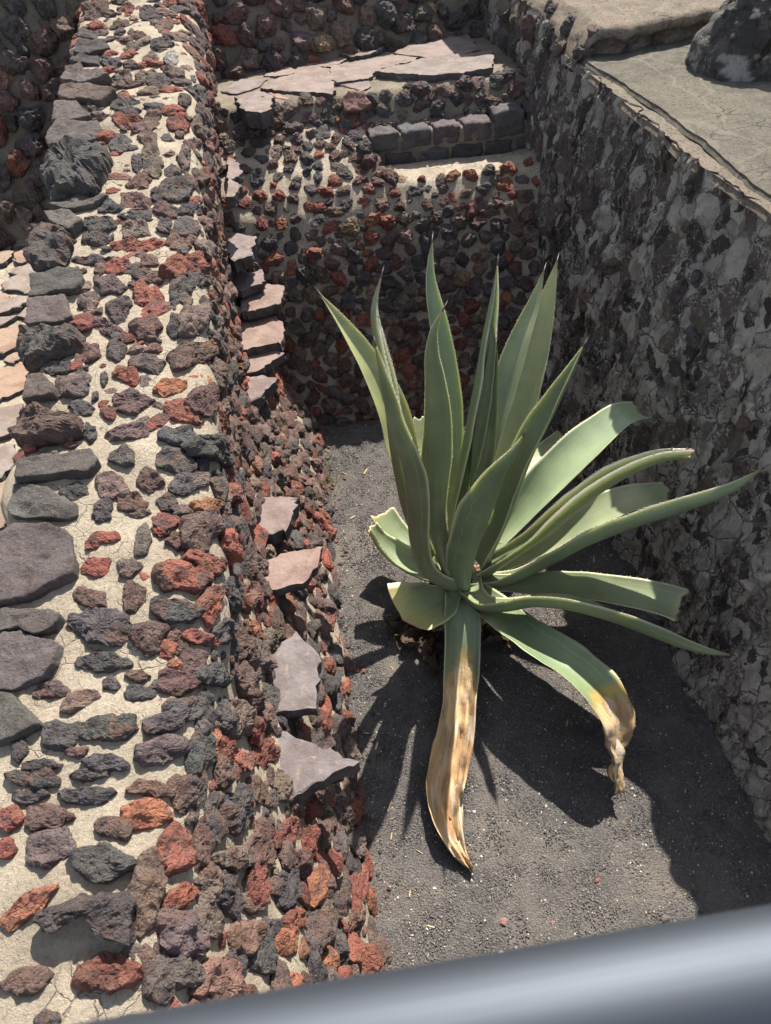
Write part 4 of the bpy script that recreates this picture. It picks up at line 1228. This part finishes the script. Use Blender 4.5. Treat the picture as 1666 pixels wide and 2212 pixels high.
_ = None
B = (985, 1258, 2.50)
LV_ = [  # tone and yellow put some sunlight into the colour of the lit leaves
 # tall ones at the back
 dict(pts=[(691,634,3.30),(742,706,_),(793,785,_),(838,880,_),(862,960,_),(890,1050,_),(930,1160,_),(975,1245,2.56)], wid=(.12,.20,0), yellow=.6, curl=(.5,.4,.9), seed=1, phi=(-.55,.83), tone=1.15),
 dict(pts=[(905,902,3.15),(914,980,_),(930,1080,_),(960,1190,2.62)], wid=(.10,.15,.09), phi=(-.3,1), tip='torn', yellow=.6, seed=2, curl=(.5,.35,.3)),
 dict(pts=[(934,517,3.12),(927,590,_),(931,640,_),(942,700,_),(952,770,_),(960,840,_),(966,910,_),(970,990,_),(977,1070,_),(988,1170,2.58)], wid=(.12,.165,0), phi=(-.3,.95), curl=(.7,.6,1.1), seed=3, tone=1.35, yellow=.12),
 dict(pts=[(1176,582,3.15),(1155,655,_),(1125,735,_),(1095,825,_),(1070,905,_),(1050,990,_),(1025,1120,2.58)], wid=(.11,.15,0), phi=(.6,.8), seed=4, yellow=.35, curl=(.6,.6,.8)),
 dict(pts=[(1204,562,3.22),(1184,645,_),(1159,745,_),(1133,835,_),(1108,920,_),(1085,1000,_),(1060,1090,_),(1030,1190,2.54)], wid=(.12,.195,0), phi=(.5,.86), seed=5, yellow=.5, tone=1.6, curl=(.6,.5,.7)),
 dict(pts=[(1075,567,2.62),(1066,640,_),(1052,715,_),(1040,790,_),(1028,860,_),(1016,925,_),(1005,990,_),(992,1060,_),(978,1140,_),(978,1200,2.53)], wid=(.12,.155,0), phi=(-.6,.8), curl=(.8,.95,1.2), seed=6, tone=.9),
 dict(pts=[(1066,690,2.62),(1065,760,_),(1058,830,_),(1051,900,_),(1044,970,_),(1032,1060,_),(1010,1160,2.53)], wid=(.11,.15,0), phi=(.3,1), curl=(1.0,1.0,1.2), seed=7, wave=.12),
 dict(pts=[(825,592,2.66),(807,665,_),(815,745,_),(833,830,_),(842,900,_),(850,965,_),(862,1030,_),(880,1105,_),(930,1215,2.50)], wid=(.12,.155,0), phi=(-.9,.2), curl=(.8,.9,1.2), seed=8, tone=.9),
 # right hand side
 dict(pts=[(1221,942,3.4),(1185,980,_),(1147,1027,_),(1120,1075,_),(1060,1170,2.6)], wid=(.13,.20,.12), tip='torn', yellow=.35, seed=9, curl=(.5,.4,.35), phi=(.6,.6)),
 dict(pts=[(1383,889,2.86),(1342,899,_),(1294,935,_),(1242,982,_),(1190,1034,_),(1148,1086,_),(1105,1138,_),(1045,1205,2.55)], wid=(.15,.215,.13), tip='torn', seed=10, tone=1.35, yellow=.12, curl=(.6,.45,.35), phi=(.9,.3), twist=(0,10)),
 dict(pts=[(1262,745,2.46),(1226,818,_),(1190,885,_),(1153,950,_),(1123,1020,_),(1100,1082,_),(1078,1140,_),(1035,1220,2.49)], wid=(.13,.20,0), phi=(1,.15), seed=11, curl=(.6,.5,.8), twist=(0,-15)),
 dict(pts=[(1490,985,2.16),(1433,992,_),(1381,1011,_),(1329,1038,_),(1277,1072,_),(1224,1114,_),(1172,1155,_),(1118,1190,_),(1040,1232,2.46)], wid=(.14,.175,.08), tip='torn', phi=(1,-.25), seed=12, curl=(.7,1.05,1.1), twist=(-5,-32)),
 dict(pts=[(1447,1069,2.44),(1398,1072,_),(1346,1085,_),(1294,1108,_),(1242,1136,_),(1190,1167,_),(1135,1198,_),(1045,1240,2.5)], wid=(.14,.19,.15), tip='torn', phi=(1,.05), seed=13, curl=(.5,.4,.35), yellow=.2, tone=1.2),
 dict(pts=[(1650,1011,1.94),(1590,1053,_),(1538,1078,_),(1468,1102,_),(1399,1124,_),(1329,1148,_),(1259,1176,_),(1206,1203,_),(1154,1230,_),(1085,1256,_),(1020,1262,2.42)], wid=(.15,.185,0), phi=(1,-.45), seed=14, curl=(.7,.75,.9), twist=(-20,-62), tone=.95),
 dict(pts=[(1475,1312,1.83),(1416,1294,_),(1346,1280,_),(1276,1270,_),(1206,1266,_),(1150,1264,_),(1040,1262,2.42)], wid=(.13,.155,.17), tip='torn', phi=(1,-.4), seed=15, curl=(.5,.35,.3), twist=(0,12)),
 dict(pts=[(1583,1416,1.62),(1538,1411,_),(1479,1397,_),(1416,1373,_),(1346,1345,_),(1276,1322,_),(1217,1308,_),(1154,1303,_),(1090,1312,2.12),(1045,1308,2.2),(1018,1285,2.3),(1010,1262,2.4)], wid=(.16,.19,0), phi=(.75,-.75), seed=16, curl=(.6,.7,.9), tone=.9, twist=(-20,-72)),
 # front
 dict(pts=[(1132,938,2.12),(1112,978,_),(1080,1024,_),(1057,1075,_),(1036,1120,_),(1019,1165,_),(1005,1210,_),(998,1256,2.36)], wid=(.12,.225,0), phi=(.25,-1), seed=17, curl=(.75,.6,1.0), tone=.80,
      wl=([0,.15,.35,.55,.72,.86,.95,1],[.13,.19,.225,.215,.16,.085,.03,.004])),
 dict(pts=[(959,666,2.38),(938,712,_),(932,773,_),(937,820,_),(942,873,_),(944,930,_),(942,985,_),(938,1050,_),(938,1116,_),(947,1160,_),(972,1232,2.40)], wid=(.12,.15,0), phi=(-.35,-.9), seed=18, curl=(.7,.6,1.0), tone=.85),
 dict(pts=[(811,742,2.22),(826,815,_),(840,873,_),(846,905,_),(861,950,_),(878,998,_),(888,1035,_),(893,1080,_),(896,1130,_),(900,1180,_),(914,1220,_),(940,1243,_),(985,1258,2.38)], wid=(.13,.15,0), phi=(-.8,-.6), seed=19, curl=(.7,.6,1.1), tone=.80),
 # left, low
 dict(pts=[(823,1112,3.0),(845,1147,_),(870,1178,_),(915,1215,_),(975,1250,2.55)], wid=(.14,.19,.17), tip='torn', phi=(-.8,.55), seed=20, curl=(.55,.45,.4)),
 dict(pts=[(799,1144,2.78),(819,1176,_),(845,1200,_),(876,1219,_),(915,1238,_),(980,1260,2.48)], wid=(.14,.19,.13), tip='torn', phi=(-1,.2), seed=21, curl=(.7,.75,.9)),
 dict(pts=[(874,1338,2.2),(900,1327,_),(932,1312,_),(965,1293,_),(995,1268,2.36)], wid=(.13,.27,.31), tip='torn', phi=(-.8,-.5), seed=23, curl=(.5,.35,.6), yellow_end=1.3, wave=.25, tone=1.1, twist=(0,14)),
 # dry ones at the front
 dict(pts=[(1019,1880,.02,'z'),(993,1844,.03,'z'),(974,1803,.035,'z'),(964,1757,.035,'z'),(962,1711,.04,'z'),(972,1653,.05,'z'),(983,1594,.06,'z'),(990,1536,.09,'z'),(994,1477,.14,'z'),(997,1430,.20,'z'),(999,1385,.27,'z'),(999,1345,.32,'z'),(997,1300,.34,'z'),(990,1275,.30,'z')],
      wid=(.14,.17,0), phi=(-.15,-1), seed=24, curl=(.5,.5,.9), dry=.355, wave=.18, wl=([0,.15,.35,.45,.6,.75,.86,.94,1],[.15,.19,.18,.16,.20,.20,.16,.085,.02])),
 dict(pts=[(1340,1713,.10,'z'),(1330,1672,.14,'z'),(1330,1628,.20,'z'),(1328,1583,.27,'z'),(1308,1522,.34,'z'),(1270,1473,.38,'z'),(1223,1436,.40,'z'),(1165,1394,.41,'z'),(1115,1357,.40,'z'),(1075,1326,.36,'z'),(1030,1290,.30,'z')],
      wid=(.15,.19,0), phi=(.6,-.8), seed=25, tone=1.1, curl=(.5,.35,.35), twist=(0,-18), dry=.68, yellow_end=.25, wave=.08, wl=([0,.15,.35,.55,.68,.76,.84,.89,.94,1],[.15,.19,.215,.225,.23,.225,.17,.095,.04,.006])),
]
for kw in LV_: leaf(**kw)
# short trunk and old leaf stubs
V = lump(ICO2[0], 7)*np.array([.13, .13, .22])+np.array([.0, .0, .10])
tr = link('trunk', mesh('trunk', V, ICO2[1], col=np.tile(GREEND*.8, (len(V), 1))), LAVA, agave); tr.color = (.06, .045, .03, 1)
for i, (a, l, tl) in enumerate([(-2.3, .26, -.25), (-1.9, .24, -.35), (-1.2, .25, -.3), (-.9, .22, -.15), (-2.8, .25, -.1), (-.3, .22, -.2), (.6, .22, -.1)]):
    tip3 = BASE+np.array([cos(a)*l, sin(a)*l, .17+tl*.2]); bs = BASE+np.array([cos(a)*.06, sin(a)*.06, .19])
    xs_ = []
    for t in (0, .5, 1):
        p = tip3*(1-t)+bs*t; x_, y_, _d = proj(p[None]); xs_.append((float(x_[0]), float(y_[0]), float(p[1])))
    leaf(pts=xs_, wid=(.10, .12, .10), tip='torn', phi=(cos(a), sin(a)), seed=40+i, tone=.55, curl=(.5, .4, .3), dry=.75)
# crumpled dead leaves under it
def crumple(loc, size, seed):
    n = 22
    u, v = np.meshgrid(np.linspace(-1, 1, n), np.linspace(-1, 1, n), indexing='ij')
    P = np.stack([u*size, v*size*.45*(1-.5*u**2), np.zeros_like(u)], 2).reshape(-1, 3)
    Q = P/size
    P = P + size*np.stack([.25*fbm(Q*1.6+seed, 3, seed), .25*fbm(Q*1.6+seed, 3, seed+1), .45*fbm(Q*1.9+seed, 3, seed+2)+.2], 1)
    R_ = np.array(Matrix.Rotation(seed*1.7, 3, 'Z'))
    P = P @ R_.T + np.array(loc); P[:, 2] = np.maximum(P[:, 2], .006+.002*(seed % 3))
    me = mesh('dead_leaf', P-BASE, grid_faces(n, n), col=np.tile([.085, .062, .045], (n*n, 1)))
    at = me.attributes.new('leafuv', 'FLOAT_VECTOR', 'POINT'); at.data.foreach_set('vector', np.asarray(Q*.15, np.float32).ravel())
    return link('dead_leaf', me, DRY, agave)
for i, (x, y) in enumerate([(895,1340),(925,1385),(945,1400),(880,1375),(905,1400),(1040,1370),(1075,1385),(1065,1350),(1095,1370),(930,1420),(870,1345)]):
    p = at_z(x, y, .03); crumple((p[0], p[1], .03), random.uniform(.07, .10), i+3)

# ================================================================== GRAVEL
NG = 95000
gx = rng.uniform(-.12, 1.78, NG); gy = rng.uniform(.35, 4.45, NG)
gp = np.column_stack([gx, gy, np.zeros(NG)])
gx_, gy_, gd = proj(gp)
keep = (gx_ > -20) & (gx_ < IW+20) & (gy_ > -20) & (gy_ < IH+20)
xb = np.interp(gy, [-1, 1, 2.7, 4.45, 6], [-.10, -.07, .0, .11, .12])
keep &= (gx > xb-.03)
gp = gp[keep]; n = len(gp)
gp[:, 2] = floor_z(gp)
sz = rng.uniform(.0024, .0052, n)*np.where(rng.random(n) < .04, 1.6, 1.0)
OV = np.array([[1, 0, 0], [-1, 0, 0], [0, 1, 0], [0, -1, 0], [0, 0, 1], [0, 0, -1]], float)
OF = np.array([[0, 2, 4], [2, 1, 4], [1, 3, 4], [3, 0, 4], [2, 0, 5], [1, 2, 5], [3, 1, 5], [0, 3, 5]])
a = rng.uniform(0, 6.28, n); ca_, sa_ = np.cos(a), np.sin(a)
J = OV[None]*rng.uniform(.65, 1.25, (n, 6, 1)) + rng.normal(0, .22, (n, 6, 3))
J *= sz[:, None, None]; J[:, :, 2] *= .8
X_ = J[:, :, 0]*ca_[:, None]-J[:, :, 1]*sa_[:, None]; Y_ = J[:, :, 0]*sa_[:, None]+J[:, :, 1]*ca_[:, None]
VV = np.stack([X_+gp[:, None, 0], Y_+gp[:, None, 1], J[:, :, 2]+gp[:, None, 2]+.001], 2).reshape(-1, 3)
FF = (OF[None]+(np.arange(n)*6)[:, None, None]).reshape(-1, 3)
br = rng.random(n)
patchy = fbm(np.column_stack([gp[:, :2]*2.2, np.zeros(n)]), 4, 9)
cg = np.array([.066, .061, .058])[None]*rng.uniform(.6, 1.7, (n, 1))
dust = np.clip((patchy-.0)/.5, 0, 1)[:, None]*rng.uniform(.2, 1, (n, 1))
cg = cg*(1-dust*.75)+np.array([.175, .148, .125])*dust*.75
cg = np.where((br > .95)[:, None], np.array([.38, .35, .30])*rng.uniform(.5, 1.3, (n, 1)), cg)
cg = np.where(((br > .942) & (br < .95))[:, None], np.array([.20, .09, .06]), cg)
gme = mesh('gravel', VV, FF, smooth=False, col=np.repeat(cg, 6, 0))
tag(link('gravel', gme, GRAIN), 'fine dark volcanic gravel with pale specks covering the pit floor', 'gravel', kind='stuff')
# a few larger chips that can be picked out
CH = [(1087,1990,'pink chip of stone lying on the gravel near the handrail','q',.016), (1194,1993,'thin reddish sliver of stone on the gravel right of the pink chip','q',.010), (1435,1984,'grey flat pebble at the edge of the wall shadow near the handrail','g',.016),
      (1084,2058,'pale cream pebble on the gravel just above the handrail','w',.012), (1290,1901,'small dark red stone on the sunlit gravel between the leaf shadows and the wall shadow','r',.010)]
for i, (x, y, lb, c, s_) in enumerate(CH):
    p = at_z(x, y, .012); V = LUMP_V2[i*3 % NL]*np.array([s_*1.3, s_, s_*.6])
    o = link('pebble', mesh('pebble', V, ICO2[1]), CAPM); o.location = (p[0], p[1], floor_z(p[None])[0]+s_*.3); o.color = (*[min(1, q_*1.3) for q_ in PAL[c]], 1)
    tag(o, lb, 'pebble', 'loose chips on the gravel')
LVv, LFf, LCc = [], [], []
for k in range(46):
    x = random.uniform(.0, 1.7); y = random.uniform(.7, 4.2)
    if random.random() < .5: x = .02+abs(random.gauss(0, .12)); 
    z = float(floor_z(np.array([[x, y, 0]]))[0])+.006
    a = random.uniform(0, pi); l_ = random.uniform(.008, .035); w_ = random.uniform(.0012, .004)
    e = np.array([cos(a), sin(a), random.uniform(-.1, .1)]); f = np.array([-sin(a), cos(a), .2])
    c0 = np.array([x, y, z]); k0 = len(LVv)
    LVv += [c0-e*l_-f*w_, c0-e*l_+f*w_, c0+e*l_*.2+f*w_*1.2+np.array([0, 0, .003]), c0+e*l_+np.array([0, 0, .001]), c0+e*l_*.2-f*w_*1.2]
    LFf.append((k0, k0+4, k0+3, k0+2, k0+1)); cc = random.choice([(.34, .25, .13), (.22, .15, .08), (.42, .34, .2), (.12, .085, .06)])
    LCc += [cc]*5
tag(link('leaf_litter', mesh('leaf_litter', LVv, LFf, smooth=False, col=np.array(LCc)), GRAIN), 'dry straw and leaf crumbs strewn over the gravel', 'litter', kind='stuff')
SVv, SFf, SCc, so = [], [], [], 0
for k in range(150):
    y = random.uniform(.9, 4.3); xf = float(np.interp(y, [-1, 1, 2.7, 4.45, 6], [-.10, -.07, .0, .11, .12]))
    if k < 95: x = xf+abs(random.gauss(0, .05))+.01
    elif k < 120: x = 1.72-abs(random.gauss(0, .05))
    else: x = random.uniform(xf, 1.7)
    r_ = random.uniform(.004, .013) if k < 120 else random.uniform(.003, .007)
    Q = LUMP_V2[k % NL]*np.array([r_*1.2, r_, r_*.7])+np.array([x, y, float(floor_z(np.array([[x, y, 0]]))[0])+r_*.4])
    SVv.append(Q); SFf.append(ICO2[1]+so); SCc.append(np.tile(pcol(random.choice('kkbdrq')), (len(Q), 1))); so += len(Q)
tag(link('fallen_chips', mesh('fallen_chips', np.vstack(SVv), np.vstack(SFf), smooth=False, col=np.vstack(SCc)), LAVA_T), 'crumbs of lava stone fallen along the foot of the walls', 'stone chips', kind='stuff')
# weeds along the foot of the left wall
WEED = mat_simple('weed_green', (.16, .17, .05), .7)
WV, WF = [], []
for (x, y, k) in [(708,990,90),(700,1010,70),(716,1035,90),(705,1050,50),(1382,1980,40)]:
    c = at_z(x, y, 0)
    for _ in range(k):
        b0 = c+np.array([random.gauss(0, .035), random.gauss(0, .05), .003]); h_ = random.uniform(.01, .028); a = random.uniform(0, 6.28); w_ = .0025
        e = np.array([cos(a), sin(a), 0]); f = np.array([-sin(a), cos(a), 0])
        WV += [b0-e*w_, b0+e*w_, b0+f*h_*.8+np.array([0, 0, h_])]; WF.append((len(WV)-3, len(WV)-2, len(WV)-1))
tag(link('weeds', mesh('weeds', WV, WF, smooth=False), WEED), 'tiny yellow green weeds at the foot of the left wall', 'weeds', kind='stuff')

# ================================================================== HANDRAIL
dz = ray(1250, 2166)[2]*.42
zr = CAM_H+dz
pa, pb = at_z(833, 2268, zr), at_z(1666, 2120, zr)
dr = (pb-pa)/np.linalg.norm(pb-pa)
mid = (pa+pb)/2
rad = .037
nseg, L = 96, 1.5
V, F = [], []
tsx = np.linspace(-L, L, 12)
for t in tsx:
    for i in range(nseg):
        a = 2*pi*i/nseg
        V.append((t, rad*cos(a), rad*sin(a)))
for k in range(len(tsx)-1):
    for i in range(nseg):
        j = (i+1) % nseg
        F.append((k*nseg+i, k*nseg+j, (k+1)*nseg+j, (k+1)*nseg+i))
rail = link('handrail', mesh('handrail', V, F), STEEL)
rail.location = mid
rail.rotation_euler = (0, 0, atan2(dr[1], dr[0]))
tag(rail, 'brushed steel tube handrail blurred in the foreground along the bottom', 'handrail')
